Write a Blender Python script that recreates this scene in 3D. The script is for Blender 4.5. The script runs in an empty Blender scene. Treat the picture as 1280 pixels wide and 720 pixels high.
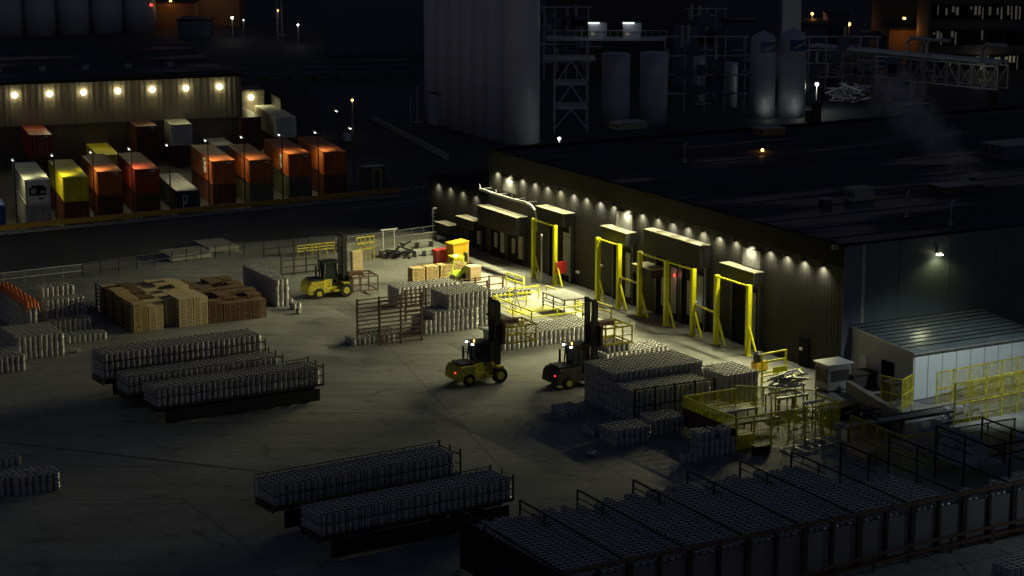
import bpy, math, random
import numpy as np
from mathutils import Vector, Matrix
random.seed(7)
R = math.radians
sc = bpy.context.scene
COL = sc.collection

# ------------------------------------------------------------------ camera
F = 2750.0; H = 40.0; PITCH = math.atan(590.0 / F)
cam_d = bpy.data.cameras.new("camera"); cam = bpy.data.objects.new("camera", cam_d); COL.objects.link(cam)
cam.location = (0, 0, H); cam.rotation_euler = (R(90) - PITCH, 0, 0)
cam_d.sensor_width = 36; cam_d.lens = 36 * F / 1280.0
cam_d.clip_start = 1; cam_d.clip_end = 6000
sc.camera = cam
# ------------------------------------------------------------------ world: last light of dusk
w = bpy.data.worlds.new("World"); sc.world = w; w.use_nodes = True
nt = w.node_tree; bg = nt.nodes["Background"]
sky = nt.nodes.new("ShaderNodeTexSky"); sky.sky_type = 'NISHITA'; sky.sun_disc = False
SUN_EL, SUN_ROT = R(-1.8), R(140)
sky.sun_elevation = SUN_EL; sky.sun_rotation = SUN_ROT
tint = nt.nodes.new("ShaderNodeMixRGB"); tint.blend_type = 'MULTIPLY'; tint.inputs[0].default_value = 1
tint.inputs[2].default_value = (0.76, 0.88, 1.3, 1)
nt.links.new(sky.outputs[0], tint.inputs[1]); nt.links.new(tint.outputs[0], bg.inputs[0])
bg.inputs[1].default_value = 0.135
sd = bpy.data.lights.new("dusk_sun", 'SUN'); sd.energy = 0.02; sd.angle = R(40); sd.color = (0.7, 0.8, 1)
so = bpy.data.objects.new("dusk_sun", sd); COL.objects.link(so); so.rotation_euler = (R(60), 0, R(-60))
sc.view_settings.view_transform = 'Standard'; sc.view_settings.look = 'None'
sc.view_settings.exposure = 0; sc.view_settings.gamma = 1
sc.cycles.use_light_tree = True
sc.cycles.max_bounces = 4; sc.cycles.diffuse_bounces = 2; sc.cycles.glossy_bounces = 2
sc.cycles.transmission_bounces = 3; sc.cycles.volume_bounces = 1
sc.cycles.sample_clamp_indirect = 2.0; sc.cycles.sample_clamp_direct = 20

# ------------------------------------------------------------------ geometry of the place
def ray(px, py):
    x = (px - 640) / F; y = (360 - py) / F
    c, s = math.cos(PITCH), math.sin(PITCH)
    return Vector((x, c + y * s, -s + y * c))
def G(px, py, z=0.0):
    d = ray(px, py); t = (z - H) / d.z
    return Vector((d.x * t, d.y * t, z))
def proj(p):
    c, s = math.cos(PITCH), math.sin(PITCH)
    q = Vector(p) - Vector((0, 0, H)); dep = q.y * c - q.z * s
    return 640 + F * q.x / dep, 360 - F * (q.y * s + q.z * c) / dep, dep
ROTA = R(28.9)      # yard frame: local x into the dock building, local y along its wall
ROTB = R(18.5)      # container yard frame
def ax(rot): return Vector((math.cos(rot), math.sin(rot), 0)), Vector((-math.sin(rot), math.cos(rot), 0))
VA, UA = ax(ROTA); VB, UB = ax(ROTB)
C0 = G(1050, 474)
def wallhit(px, py, off=0.0):
    """pixel -> (t along wall, z) on the vertical plane standing `off` metres in front of the dock wall"""
    d = ray(px, py); o = Vector((0, 0, H)); P = C0 - VA * off
    t = (P - o).dot(VA) / d.dot(VA); p = o + d * t
    return (p - C0).dot(UA), p.z

# ------------------------------------------------------------------ materials
M = {}
def mat(name, col, rough=0.6, metal=0.0, var=0.25, scale=3.0, bump=0.0, bscale=20.0, emit=None, es=0.0, dirt=None, stretch=(1,1,1), spec=0.5):
    if name in M: return M[name]
    m = bpy.data.materials.new(name); m.use_nodes = True; n = m.node_tree; b = n.nodes["Principled BSDF"]
    b.inputs["Roughness"].default_value = rough; b.inputs["Metallic"].default_value = metal
    b.inputs["Specular IOR Level"].default_value = spec
    tc = n.nodes.new("ShaderNodeTexCoord"); mp = n.nodes.new("ShaderNodeMapping"); mp.inputs["Scale"].default_value = stretch
    n.links.new(tc.outputs["Object"], mp.inputs[0])
    nz = n.nodes.new("ShaderNodeTexNoise"); nz.inputs["Scale"].default_value = scale; nz.inputs["Detail"].default_value = 6
    nz.inputs["Roughness"].default_value = 0.65
    n.links.new(mp.outputs[0], nz.inputs["Vector"])
    cr = n.nodes.new("ShaderNodeValToRGB"); e = cr.color_ramp.elements
    e[0].position = 0.3; e[1].position = 0.72
    c0 = [c * (1 - var) for c in col]; c1 = [min(1, c * (1 + var)) for c in col]
    if dirt: c0 = dirt
    e[0].color = (*c0, 1); e[1].color = (*c1, 1)
    n.links.new(nz.outputs["Fac"], cr.inputs[0]); n.links.new(cr.outputs[0], b.inputs["Base Color"])
    if bump:
        nb = n.nodes.new("ShaderNodeTexNoise"); nb.inputs["Scale"].default_value = bscale; n.links.new(mp.outputs[0], nb.inputs["Vector"])
        bp = n.nodes.new("ShaderNodeBump"); bp.inputs["Strength"].default_value = bump; bp.inputs["Distance"].default_value = 0.05
        n.links.new(nb.outputs["Fac"], bp.inputs["Height"]); n.links.new(bp.outputs[0], b.inputs["Normal"])
    if emit:
        b.inputs["Emission Color"].default_value = (*emit, 1); b.inputs["Emission Strength"].default_value = es
    M[name] = m; return m
mat('concrete_wall', (.3, .3, .28), .85)
mat('dark_clad', (.028, .027, .024), .6, var=.15, scale=.6, stretch=(1, 1, .15), spec=.12)
mat('green_clad', (.10, .13, .13), .5, var=.1, scale=.5)
mat('flashing', (.35, .36, .33), .4)
mat('roof_dark', (.028, .03, .042), .75, var=.4, scale=.12, bump=.08, bscale=2)
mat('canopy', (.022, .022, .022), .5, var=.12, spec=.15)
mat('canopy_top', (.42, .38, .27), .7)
mat('door_dark', (.012, .012, .012), .8, spec=.1)
mat('door_grey', (.22, .22, .21), .5)
mat('yellow', (.90, .88, .01), .42, var=.1, scale=2)
mat('yellow_worn', (.70, .62, .03), .5, var=.3, scale=4, dirt=(.22, .15, .04))
mat('yellow_deep', (.75, .45, .02), .45, var=.12)
mat('lime', (.6, .8, .05), .4, var=.08)
mat('red', (.55, .03, .03), .45)
mat('black', (.015, .015, .017), .5)
mat('rubber', (.018, .018, .018), .85)
mat('steel_dark', (.06, .055, .05), .55, .3)
mat('rust', (.10, .05, .03), .75, var=.45, scale=5)
mat('rust_rail', (.13, .08, .06), .7, var=.4, scale=4)
mat('galv', (.45, .46, .46), .4, .5)
mat('white_paint', (.72, .73, .72), .5, var=.06)
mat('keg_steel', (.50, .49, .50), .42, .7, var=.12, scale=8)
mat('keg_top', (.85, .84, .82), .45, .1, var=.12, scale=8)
mat('keg_well', (.03, .03, .033), .6, .3)
mat('wood', (.52, .38, .17), .8, var=.3, scale=6)
mat('wood_dark', (.16, .09, .045), .85, var=.35, scale=6)
mat('wood_pale', (.62, .49, .29), .8, var=.15, scale=4)
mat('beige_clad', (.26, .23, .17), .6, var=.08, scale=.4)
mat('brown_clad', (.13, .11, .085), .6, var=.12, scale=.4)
mat('silo', (.78, .77, .84), .4, .0, var=.08, scale=.25, stretch=(1, 1, .1))
mat('silo_dim', (.55, .54, .60), .45, .1, var=.12, scale=.3)
mat('tank_white', (.5, .5, .54), .4, var=.06)
mat('tank_blue', (.02, .10, .26), .4)
mat('glass', (.02, .03, .035), .08, var=.05)
mat('shed_side', (.55, .53, .48), .6, var=.08, scale=.7)
mat('shed_wall', (.62, .66, .66), .55, var=.06, scale=.8)
mat('cardboard', (.46, .34, .2), .8)
mat('panel_mauve', (.20, .19, .21), .6, var=.2, scale=.7)
mat('grey_wrap', (.32, .32, .35), .4, var=.4, scale=5, bump=.8, bscale=9)
mat('bldg', (.09, .085, .08), .8, var=.2, scale=.3)
mat('bldg_blue', (.13, .14, .19), .8, var=.2, scale=.3)
mat('bldg_tan', (.34, .2, .1), .8, var=.2, scale=.3)
mat('logo_white', (.75, .75, .72), .5, var=.05)
mat('logo_blue', (.15, .16, .45), .5, var=.05)
mat('barrier_orange', (.55, .30, .04), .6, var=.2)
mat('orange_net', (.75, .17, .03), .6, var=.3, scale=6)
mat('panel_silver', (.5, .5, .47), .3, .3, var=.25, scale=2.2)
def emi(name, col, s):
    m = bpy.data.materials.new(name); m.use_nodes = True; n = m.node_tree; n.nodes.clear()
    e = n.nodes.new("ShaderNodeEmission"); e.inputs[0].default_value = (*col, 1); e.inputs[1].default_value = s
    o = n.nodes.new("ShaderNodeOutputMaterial"); n.links.new(e.outputs[0], o.inputs[0]); M[name] = m
WARM = (1.0, .92, .45); COOL = (.95, 1, .88); ORANGE = (1, .42, .08)
emi('em_warm', (1, .93, .62), 14); emi('em_white', (.95, 1, .9), 10); emi('em_glow', (1, .9, .5), 18); emi('em_orange', (1, .45, .1), 9)
emi('em_red', (1, .04, .03), 3); emi('em_green', (.1, 1, .4), 5); emi('em_amber', (1, .5, .1), 7)
emi('em_win', (.9, .88, .55), .11); emi('em_win_dim', (.8, .75, .6), .05); emi('em_win_orange', (1, .5, .15), .10)
emi('em_dim', (.9, 1, .9), 1.2)
def roof_mat():
    m = M['roof_dark']; n = m.node_tree; b = n.nodes["Principled BSDF"]; tc = n.nodes.new("ShaderNodeTexCoord")
    mp = n.nodes.new("ShaderNodeMapping"); mp.inputs["Scale"].default_value = (.05, .16, 1)
    nz = n.nodes.new("ShaderNodeTexNoise"); nz.inputs["Scale"].default_value = 1; nz.inputs["Detail"].default_value = 5
    n.links.new(tc.outputs["Object"], mp.inputs[0]); n.links.new(mp.outputs[0], nz.inputs[0])
    cr = n.nodes.new("ShaderNodeValToRGB"); cr.color_ramp.elements[0].position = .50; cr.color_ramp.elements[1].position = .60
    cr.color_ramp.elements[0].color = (.85, .85, .85, 1); cr.color_ramp.elements[1].color = (.3, .3, .3, 1)
    n.links.new(nz.outputs[0], cr.inputs[0]); n.links.new(cr.outputs[0], b.inputs["Roughness"])
roof_mat()
# corrugated roof of the shed
def shed_roof_mat():
    m = mat('shed_roof', (.27, .33, .34), .28, .55, var=.35, scale=1.2)
    n = m.node_tree; b = n.nodes["Principled BSDF"]
    tc = n.nodes.new("ShaderNodeTexCoord"); nz = n.nodes.new("ShaderNodeTexNoise"); nz.inputs["Scale"].default_value = 3
    n.links.new(tc.outputs["Object"], nz.inputs[0]); bp = n.nodes.new("ShaderNodeBump"); bp.inputs["Strength"].default_value = .35
    bp.inputs["Distance"].default_value = .05
    n.links.new(nz.outputs[0], bp.inputs["Height"]); n.links.new(bp.outputs[0], b.inputs["Normal"])
shed_roof_mat()
def ground_mat(name, c0, c1, scale, rough, tyre=True):
    m = bpy.data.materials.new(name); m.use_nodes = True; n = m.node_tree; b = n.nodes["Principled BSDF"]
    L = n.links.new; N = n.nodes.new
    tc = N("ShaderNodeTexCoord")
    a = N("ShaderNodeTexNoise"); a.inputs["Scale"].default_value = scale; a.inputs["Detail"].default_value = 9; a.inputs["Roughness"].default_value = .6
    a.inputs["Distortion"].default_value = .8
    L(tc.outputs["Object"], a.inputs[0])
    cr = N("ShaderNodeValToRGB"); cr.color_ramp.elements[0].position = .32; cr.color_ramp.elements[1].position = .68
    cr.color_ramp.elements[0].color = (*c0, 1); cr.color_ramp.elements[1].color = (*c1, 1); L(a.outputs[0], cr.inputs[0])
    fn = N("ShaderNodeTexNoise"); fn.inputs["Scale"].default_value = 3.5; fn.inputs["Detail"].default_value = 6; L(tc.outputs["Object"], fn.inputs[0])
    mx = N("ShaderNodeMixRGB"); mx.blend_type = 'OVERLAY'; mx.inputs[0].default_value = .45
    L(cr.outputs[0], mx.inputs[1]); L(fn.outputs[0], mx.inputs[2])
    out = mx.outputs[0]
    if tyre:
        # worn tyre tracks: long thin streaks
        mp = N("ShaderNodeMapping"); mp.inputs["Rotation"].default_value = (0, 0, R(-25)); mp.inputs["Scale"].default_value = (.035, .9, 1)
        L(tc.outputs["Object"], mp.inputs[0])
        st = N("ShaderNodeTexNoise"); st.inputs["Scale"].default_value = 1.0; st.inputs["Detail"].default_value = 4; st.inputs["Distortion"].default_value = 1.2
        L(mp.outputs[0], st.inputs[0])
        r2 = N("ShaderNodeValToRGB"); r2.color_ramp.elements[0].position = .36; r2.color_ramp.elements[1].position = .52
        r2.color_ramp.elements[0].color = (.62, .62, .6, 1); r2.color_ramp.elements[1].color = (1, 1, 1, 1); L(st.outputs[0], r2.inputs[0])
        m2 = N("ShaderNodeMixRGB"); m2.blend_type = 'MULTIPLY'; m2.inputs[0].default_value = .6
        L(out, m2.inputs[1]); L(r2.outputs[0], m2.inputs[2]); out = m2.outputs[0]
    if tyre:
        ob = N("ShaderNodeTexNoise"); ob.inputs["Scale"].default_value = .35; ob.inputs["Detail"].default_value = 5; ob.inputs["Distortion"].default_value = 1.5
        L(tc.outputs["Object"], ob.inputs[0]); r3 = N("ShaderNodeValToRGB"); r3.color_ramp.elements[0].position = .30; r3.color_ramp.elements[1].position = .42
        r3.color_ramp.elements[0].color = (.5, .5, .5, 1); r3.color_ramp.elements[1].color = (1, 1, 1, 1); L(ob.outputs[0], r3.inputs[0])
        m3 = N("ShaderNodeMixRGB"); m3.blend_type = 'MULTIPLY'; m3.inputs[0].default_value = .8; L(out, m3.inputs[1]); L(r3.outputs[0], m3.inputs[2]); out = m3.outputs[0]
        for ang, sc_ in ((18, 14.0), (-62, 9.0)):
            wv = N("ShaderNodeTexWave"); wv.wave_type = 'BANDS'; wv.inputs["Scale"].default_value = .012 * 10 / 6; wv.inputs["Distortion"].default_value = 9; wv.inputs["Detail"].default_value = 2; wv.inputs["Detail Scale"].default_value = .25
            mp2 = N("ShaderNodeMapping"); mp2.inputs["Rotation"].default_value = (0, 0, R(ang)); L(tc.outputs["Object"], mp2.inputs[0]); L(mp2.outputs[0], wv.inputs[0])
            r4 = N("ShaderNodeValToRGB"); e4 = r4.color_ramp.elements; e4[0].position = 0; e4[0].color = (1, 1, 1, 1); e4[1].position = .49; e4[1].color = (1, 1, 1, 1)
            q = e4.new(.5); q.color = (.72, .72, .72, 1); q = e4.new(.515); q.color = (1, 1, 1, 1)
            L(wv.outputs[0], r4.inputs[0]); m4 = N("ShaderNodeMixRGB"); m4.blend_type = 'MULTIPLY'; m4.inputs[0].default_value = .7; L(out, m4.inputs[1]); L(r4.outputs[0], m4.inputs[2]); out = m4.outputs[0]
    L(out, b.inputs["Base Color"])
    rr = N("ShaderNodeMapRange"); rr.inputs[3].default_value = rough - .12; rr.inputs[4].default_value = rough + .12
    L(a.outputs[0], rr.inputs[0]); L(rr.outputs[0], b.inputs["Roughness"])
    bp = N("ShaderNodeBump"); bp.inputs["Strength"].default_value = .25; bp.inputs["Distance"].default_value = .03
    L(fn.outputs[0], bp.inputs["Height"]); L(bp.outputs[0], b.inputs["Normal"])
    M[name] = m
ground_mat('asphalt', (.035, .036, .038), (.065, .065, .068), .08, .75, False)
ground_mat('yard_concrete', (.15, .155, .155), (.30, .30, .285), .09, .6)
ground_mat('pavement', (.20, .21, .20), (.30, .31, .29), .3, .7, False)

# ------------------------------------------------------------------ mesh helpers
class MB:
    def __init__(s): s.v = []; s.f = []; s.m = []; s.mats = []
    def mi(s, m):
        if m is None: return 0
        if m not in s.mats: s.mats.append(m)
        return s.mats.index(m)
    def add(s, vs, fs, m=None):
        k = len(s.v); i = s.mi(m); s.v += [tuple(v) for v in vs]
        for f in fs: s.f.append([k + q for q in f]); s.m.append(i)
    def box(s, x0, x1, y0, y1, z0, z1, m=None):
        vs = [(x, y, z) for z in (z0, z1) for (x, y) in ((x0, y0), (x1, y0), (x1, y1), (x0, y1))]
        s.add(vs, [(3, 2, 1, 0), (4, 5, 6, 7), (0, 1, 5, 4), (1, 2, 6, 5), (2, 3, 7, 6), (3, 0, 4, 7)], m); return s
    def beam(s, p, q, w=.1, h=None, m=None):
        p = Vector(p); q = Vector(q); d = (q - p).normalized(); h = h or w
        a = Vector((0, 0, 1)).cross(d)
        if a.length < 1e-3: a = Vector((1, 0, 0))
        a.normalize(); b = d.cross(a)
        vs = []
        for c in (p, q):
            for (i, j) in ((-1, -1), (1, -1), (1, 1), (-1, 1)): vs.append(c + a * (i * w / 2) + b * (j * h / 2))
        s.add(vs, [(3, 2, 1, 0), (4, 5, 6, 7), (0, 1, 5, 4), (1, 2, 6, 5), (2, 3, 7, 6), (3, 0, 4, 7)], m); return s
    def tube(s, pts, r=.05, n=8, m=None, r2=None):
        pts = [Vector(p) for p in pts]; rings = []
        for i, p in enumerate(pts):
            d = (pts[min(i + 1, len(pts) - 1)] - pts[max(i - 1, 0)]).normalized()
            a = d.cross(Vector((0, 0, 1)));
            if a.length < 1e-3: a = Vector((1, 0, 0))
            a.normalize(); b = a.cross(d)
            rr = r if r2 is None else r + (r2 - r) * i / (len(pts) - 1)
            rings.append([p + (a * math.cos(t) + b * math.sin(t)) * rr for t in [2 * math.pi * k / n for k in range(n)]])
        vs = [v for rg in rings for v in rg]; fs = []
        for i in range(len(pts) - 1):
            for k in range(n): fs.append((i * n + k, i * n + (k + 1) % n, (i + 1) * n + (k + 1) % n, (i + 1) * n + k))
        fs.append(tuple(range(n - 1, -1, -1))); fs.append(tuple(range((len(pts) - 1) * n, len(pts) * n)))
        s.add(vs, fs, m); return s
    def lathe(s, prof, n=16, c=(0, 0, 0), m=None, axis='z'):
        vs = []; fs = []
        for (r, z) in prof:
            for k in range(n):
                t = 2 * math.pi * k / n; a, b = r * math.cos(t), r * math.sin(t)
                q = (a, b, z) if axis == 'z' else ((z, a, b) if axis == 'x' else (a, z, b))
                vs.append((q[0] + c[0], q[1] + c[1], q[2] + c[2]))
        for i in range(len(prof) - 1):
            for k in range(n): fs.append((i * n + k, i * n + (k + 1) % n, (i + 1) * n + (k + 1) % n, (i + 1) * n + k))
        fs.append(tuple(range(n - 1, -1, -1))); fs.append(tuple(range((len(prof) - 1) * n, len(prof) * n)))
        s.add(vs, fs, m); return s
    def corr(s, p, q, z0, z1, pitch=.28, dep=.04, nrm=None, m=None):
        """corrugated sheet from p to q (2D), ribs offset along nrm"""
        p = Vector(p).to_3d(); q = Vector(q).to_3d(); L = (q - p).length; d = (q - p) / L
        nrm = Vector(nrm); n = max(2, int(L / pitch)); st = L / n; vs = []
        for i in range(n):
            for (f, o) in ((0, 0), (.35, 0), (.5, 1), (.85, 1)):
                vs.append(p + d * ((i + f) * st) + nrm * (o * dep))
        vs.append(q)
        k = len(vs); V = [(v.x, v.y, z0) for v in vs] + [(v.x, v.y, z1) for v in vs]
        s.add(V, [(i, i + 1, k + i + 1, k + i) for i in range(k - 1)], m); return s
    def build(s, name, m=None, parent=None, loc=None, rotz=0.0, bevel=0.0, smooth=False):
        me = bpy.data.meshes.new(name); me.from_pydata(s.v, [], s.f)
        mats = s.mats or [m]
        for q in mats: me.materials.append(M[q] if isinstance(q, str) else (M[m] if q is None else q))
        if len(mats) > 1: me.polygons.foreach_set("material_index", s.m)
        if smooth: me.polygons.foreach_set("use_smooth", [True] * len(me.polygons))
        me.update()
        o = bpy.data.objects.new(name, me); COL.objects.link(o)
        if parent is not None: o.parent = parent
        if loc is not None: o.location = loc; o.rotation_euler = (0, 0, rotz)
        if bevel:
            b = o.modifiers.new("bevel", 'BEVEL'); b.width = bevel; b.segments = 2; b.limit_method = 'ANGLE'
        return o
def tag(o, label=None, cat=None, group=None, kind=None):
    if label: o["label"] = label
    if cat: o["category"] = cat
    if group: o["group"] = group
    if kind: o["kind"] = kind
    return o
def empty(name, loc, rotz=0.0, **k):
    e = bpy.data.objects.new(name, None); COL.objects.link(e); e.location = loc; e.rotation_euler = (0, 0, rotz)
    e.empty_display_size = .3
    return tag(e, **k)
CH = {}
def kids(o): return [c for c in bpy.data.objects if c.parent == o]
def copy_tree(o, parent=None, _k=None):
    c = o.copy(); COL.objects.link(c); c.parent = parent
    for ch in kids(o): copy_tree(ch, c)
    return c
def light(kind, loc, energy, col, parent=None, size=.15, spot=120, blend=.6, aim=None, name="lamp_light"):
    d = bpy.data.lights.new(name, kind); d.energy = energy; d.color = col
    if kind == 'SPOT': d.spot_size = R(spot); d.spot_blend = blend; d.shadow_soft_size = size
    elif kind == 'POINT': d.shadow_soft_size = size
    o = bpy.data.objects.new(name, d); COL.objects.link(o); o.parent = parent; o.location = loc
    if aim is not None: o.rotation_euler = Vector(aim).to_track_quat('-Z', 'Y').to_euler()
    return o
def sheet(name, pts, z, m, kind='structure'):
    o = MB(); n = len(pts); o.add([(p[0], p[1], z) for p in pts], [tuple(range(n))])
    r = o.build(name, m); tag(r, kind=kind); return r
ORD = ['first', 'second', 'third', 'fourth', 'fifth', 'sixth', 'seventh', 'eighth', 'ninth', 'tenth', 'eleventh', 'twelfth', 'thirteenth', 'fourteenth',
       'fifteenth', 'sixteenth', 'seventeenth', 'eighteenth', 'nineteenth', 'twentieth', 'twenty-first', 'twenty-second', 'twenty-third', 'twenty-fourth', 'twenty-fifth', 'twenty-sixth']

# ------------------------------------------------------------------ the setting
sheet('ground', [(-1500, -100), (1500, -100), (1500, 3500), (-1500, 3500)], 0, 'asphalt')
kL = G(-120, 300); kR = G(545, 240)
yard = [G(-300, 372, 0), G(110, 330), G(300, 304), G(545, 284), G(640, 300), C0 + VA * 2, C0 + VA * 70, Vector((90, 60, 0)), Vector((-90, 60, 0))]
sheet('yard_ground', yard, .004, 'yard_concrete')
# drain channel and expansion joints
def strip(name, p, q, w, z, m):
    d = (q - p).normalized(); s = Vector((-d.y, d.x, 0)) * w / 2
    return sheet(name, [p - s, q - s, q + s, p + s], z, m)
strip('drain_channel', G(-40, 548), G(330, 590), .22, .009, 'steel_dark')
for a, b in (((560, 395), (640, 460)), ((640, 520), (900, 660)), ((230, 625), (330, 700)), ((390, 330), (640, 600))):
    strip('expansion_joint', G(*a), G(*b), .05, .008, 'asphalt')
strip('expansion_joint', G(-20, 628), G(340, 620), .06, .008, 'asphalt')
for a, b in (((360, 366), (470, 352)), ((650, 500), (420, 560))):
    strip('expansion_joint', G(*a), G(*b), .05, .008, 'asphalt')
# paved corner lower right with joints
sheet('pavement', [G(940, 745), G(1110, 697), G(1300, 668), G(1400, 760)], .010, 'pavement')
for a, b in (((1150, 690), (1175, 706)), ((1195, 700), (1220, 728)), ((1060, 735), (1300, 684)), ((1245, 685), (1265, 694))):
    strip('pavement_joint', G(*a), G(*b), .07, .015, 'asphalt')
strip('road_line', G(430, 262), G(600, 240), .12, .006, 'white_paint')
for i in range(5): strip('crossing_stripe', G(486 + i * 10, 240 - i), G(492 + i * 10, 236 - i), .35, .006, 'pavement')

# ------------------------------------------------------------------ dock building
EAVE = wallhit(1045, 331)[1]; TOP = EAVE + 1.55
TL = wallhit(611, 209)[0]; TLL = wallhit(538, 226)[0]; ZL = wallhit(545, 227)[1] + .1
DB = empty('dock_building', C0, ROTA, label='long dark clad warehouse with a row of dock doors and small eave lamps', cat='warehouse')
b = MB(); b.corr((0, TL), (0, 0), 0, EAVE, .42, .012, (-1, 0, 0)); b.box(.06, .3, 0, TL, 0, EAVE - .01)
b.build('front_wall', 'dark_clad', DB)
MB().box(-.12, .25, -.1, TL, EAVE, TOP).build('parapet', 'door_dark', DB)
b = MB(); b.box(.02, 110, -.06, .24, 0, TOP - .08, 'green_clad')
for i in range(0, 24): b.box(5 + i * 4.6, 5.06 + i * 4.6, -.10, -.06, 0, TOP - .1, 'green_clad')
b.build('end_wall', None, DB)
MB().box(-.06, 1.5, -.13, -.07, 0, TOP - .1).build('corner_panel', 'flashing' if False else 'bldg_blue', DB)
MB().box(1.55, 1.85, -.16, -.07, 0, TOP - .05).build('corner_flashing', 'flashing', DB)
b = MB(); b.add([(.26, .25, TOP - .25), (110, .25, TOP - .25), (110, TL, TOP - .25), (.26, TL, TOP - .25)], [(0, 1, 2, 3)])
b.build('roof', 'roof_dark', DB)
b = MB()
for k in range(1, 14): b.box(.3, 109.5, TL * k / 14 - .05, TL * k / 14 + .05, TOP - .245, TOP - .2)
b.build('roof_seam', 'roof_dark', DB)
b = MB(); b.box(109.7, 110, .25, TL, TOP - 1, TOP); b.box(.3, 110, TL - .3, TL, TOP - .3, TOP + .02); b.box(.26, 110, .25, .5, TOP - .3, TOP + .02)
b.box(.3, 110, TL - .02, TL + .02, 0, TOP - .3)
b.build('roof_edge', 'door_dark', DB)
b = MB(); b.corr((0, TLL), (0, TL + .03), 0, ZL, .42, .012, (-1, 0, 0)); b.box(.06, 20, TL + .05, TLL, 0, ZL - .02)
b.build('low_wall', 'dark_clad', DB)
MB().box(-.15, 20.2, TL + .05, TLL + .1, ZL, ZL + .3).build('low_roof', 'door_dark', DB)
# ribs of the roof (standing plates)
# canopies (front-left top px, front-right top px, drop m, depth m)
CAN = [((597, 257.5), (645, 271.5), 1.75, 1.2), ((670, 258), (704, 267), 1.1, 1.2), ((751, 282.5), (782, 291.5), 1.1, 1.1), ((805, 286.5), (875, 307), 1.85, 1.0),
       ((900, 328.5), (942, 341), 1.05, .95), ((570, 269), (592, 278), .9, 1.2), ((544, 276.5), (560, 283), .9, 1.2), ((790, 329), (814, 338), .7, 1.6)]
doors = []
for i, (a, c, dr, dep) in enumerate(CAN):
    t1, z1 = wallhit(*a, off=dep); t0, z0 = wallhit(*c, off=dep); z = (z0 + z1) / 2
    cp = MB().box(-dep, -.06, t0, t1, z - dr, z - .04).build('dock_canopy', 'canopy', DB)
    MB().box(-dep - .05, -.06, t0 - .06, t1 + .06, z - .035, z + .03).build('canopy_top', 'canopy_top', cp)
    doors.append((t0, t1, z - dr, dep))
for i, (t0, t1, z, dep) in enumerate(doors[:7]):
    k = 2 if (t1 - t0) > 6 else 1; wd = (t1 - t0 - .6) / k
    for j in range(k):
        a = t0 + .3 + j * wd; c = a + wd - .5
        zt = min(z - .1, 4.6)
        d = MB().box(-.12, -.06, a, c, .02, zt, 'door_dark').build('dock_door', None, DB)
        MB().box(-.3, -.05, a - .2, a, .02, z).build('door_jamb', 'black', d); MB().box(-.3, -.05, c, c + .2, .02, z).build('door_jamb', 'black', d)
        s = MB(); s.box(-.2, -.13, a + (c - a) * .12, a + (c - a) * .38, .6, zt * .95); s.build('door_panel', 'door_grey', d)
        if i in (0, 3):
            MB().box(-.2, -.13, a + (c - a) * .6, a + (c - a) * .8, .9, zt * .8).build('door_panel', 'door_grey', d)
# silver wall panels under eave
for (a, c, h) in (((629, 221), (646, 227), 1.2), ((771, 262.5), (791.5, 269), 1.35), ((929, 308.5), (951.5, 315), 1.35)):
    t1, z1 = wallhit(*a, off=.1); t0, z0 = wallhit(*c, off=.1); z = (z0 + z1) / 2
    wn = MB().box(-.16, -.06, t0, t1, z - h, z).build('wall_panel', 'panel_silver', DB)
    fr = MB()
    for (y0, y1, a0, a1) in ((t0 - .08, t1 + .08, z, z + .1), (t0 - .08, t1 + .08, z - h - .1, z - h), (t0 - .08, t0, z - h, z), (t1, t1 + .08, z - h, z)):
        fr.box(-.19, -.06, y0, y1, a0, a1)
    fr.build('panel_frame', 'steel_dark', wn)
# vertical downpipes and conduit on the wall
for px in (712.5, 791, 882):
    t, _ = wallhit(px, 330, .1); MB().tube([(-.14, t, 0), (-.14, t, 5.4)], .06, 6).build('downpipe', 'galv', DB)
for (px, py) in ((1003, 436), (723, 340), (752, 332), (957, 447)):
    t, z = wallhit(px, py, .1); MB().box(-.3, -.06, t - .14, t + .14, z - .1, z + .1).build('junction_box', 'white_paint', DB)
t, _ = wallhit(997, 430, .1); MB().box(-.2, -.055, t - 1.4, t - .3, 0, 2.3).build('side_door', 'door_dark', DB)
for (px, py, em, lab, E) in ((843, 346, 'em_red', 'small red lamp glowing inside the bay under the long canopy', 12), (869, 379, 'em_dim', 'small white lamp glowing inside the bay under the nearest canopy', 4)):
    t, z = wallhit(px, py, .4); q = C0 - VA * .4 + UA * t + Vector((0, 0, z)); r = MB().lathe([(.05, 0), (.1, .08), (.1, .18), (.04, .24)], 8).build('bay_lamp', em, None, q); tag(r, lab, 'lamp')
    light('POINT', (-.3, -.3, .1), E, (1, .4, .3) if em == 'em_red' else COOL, r, .1)
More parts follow.
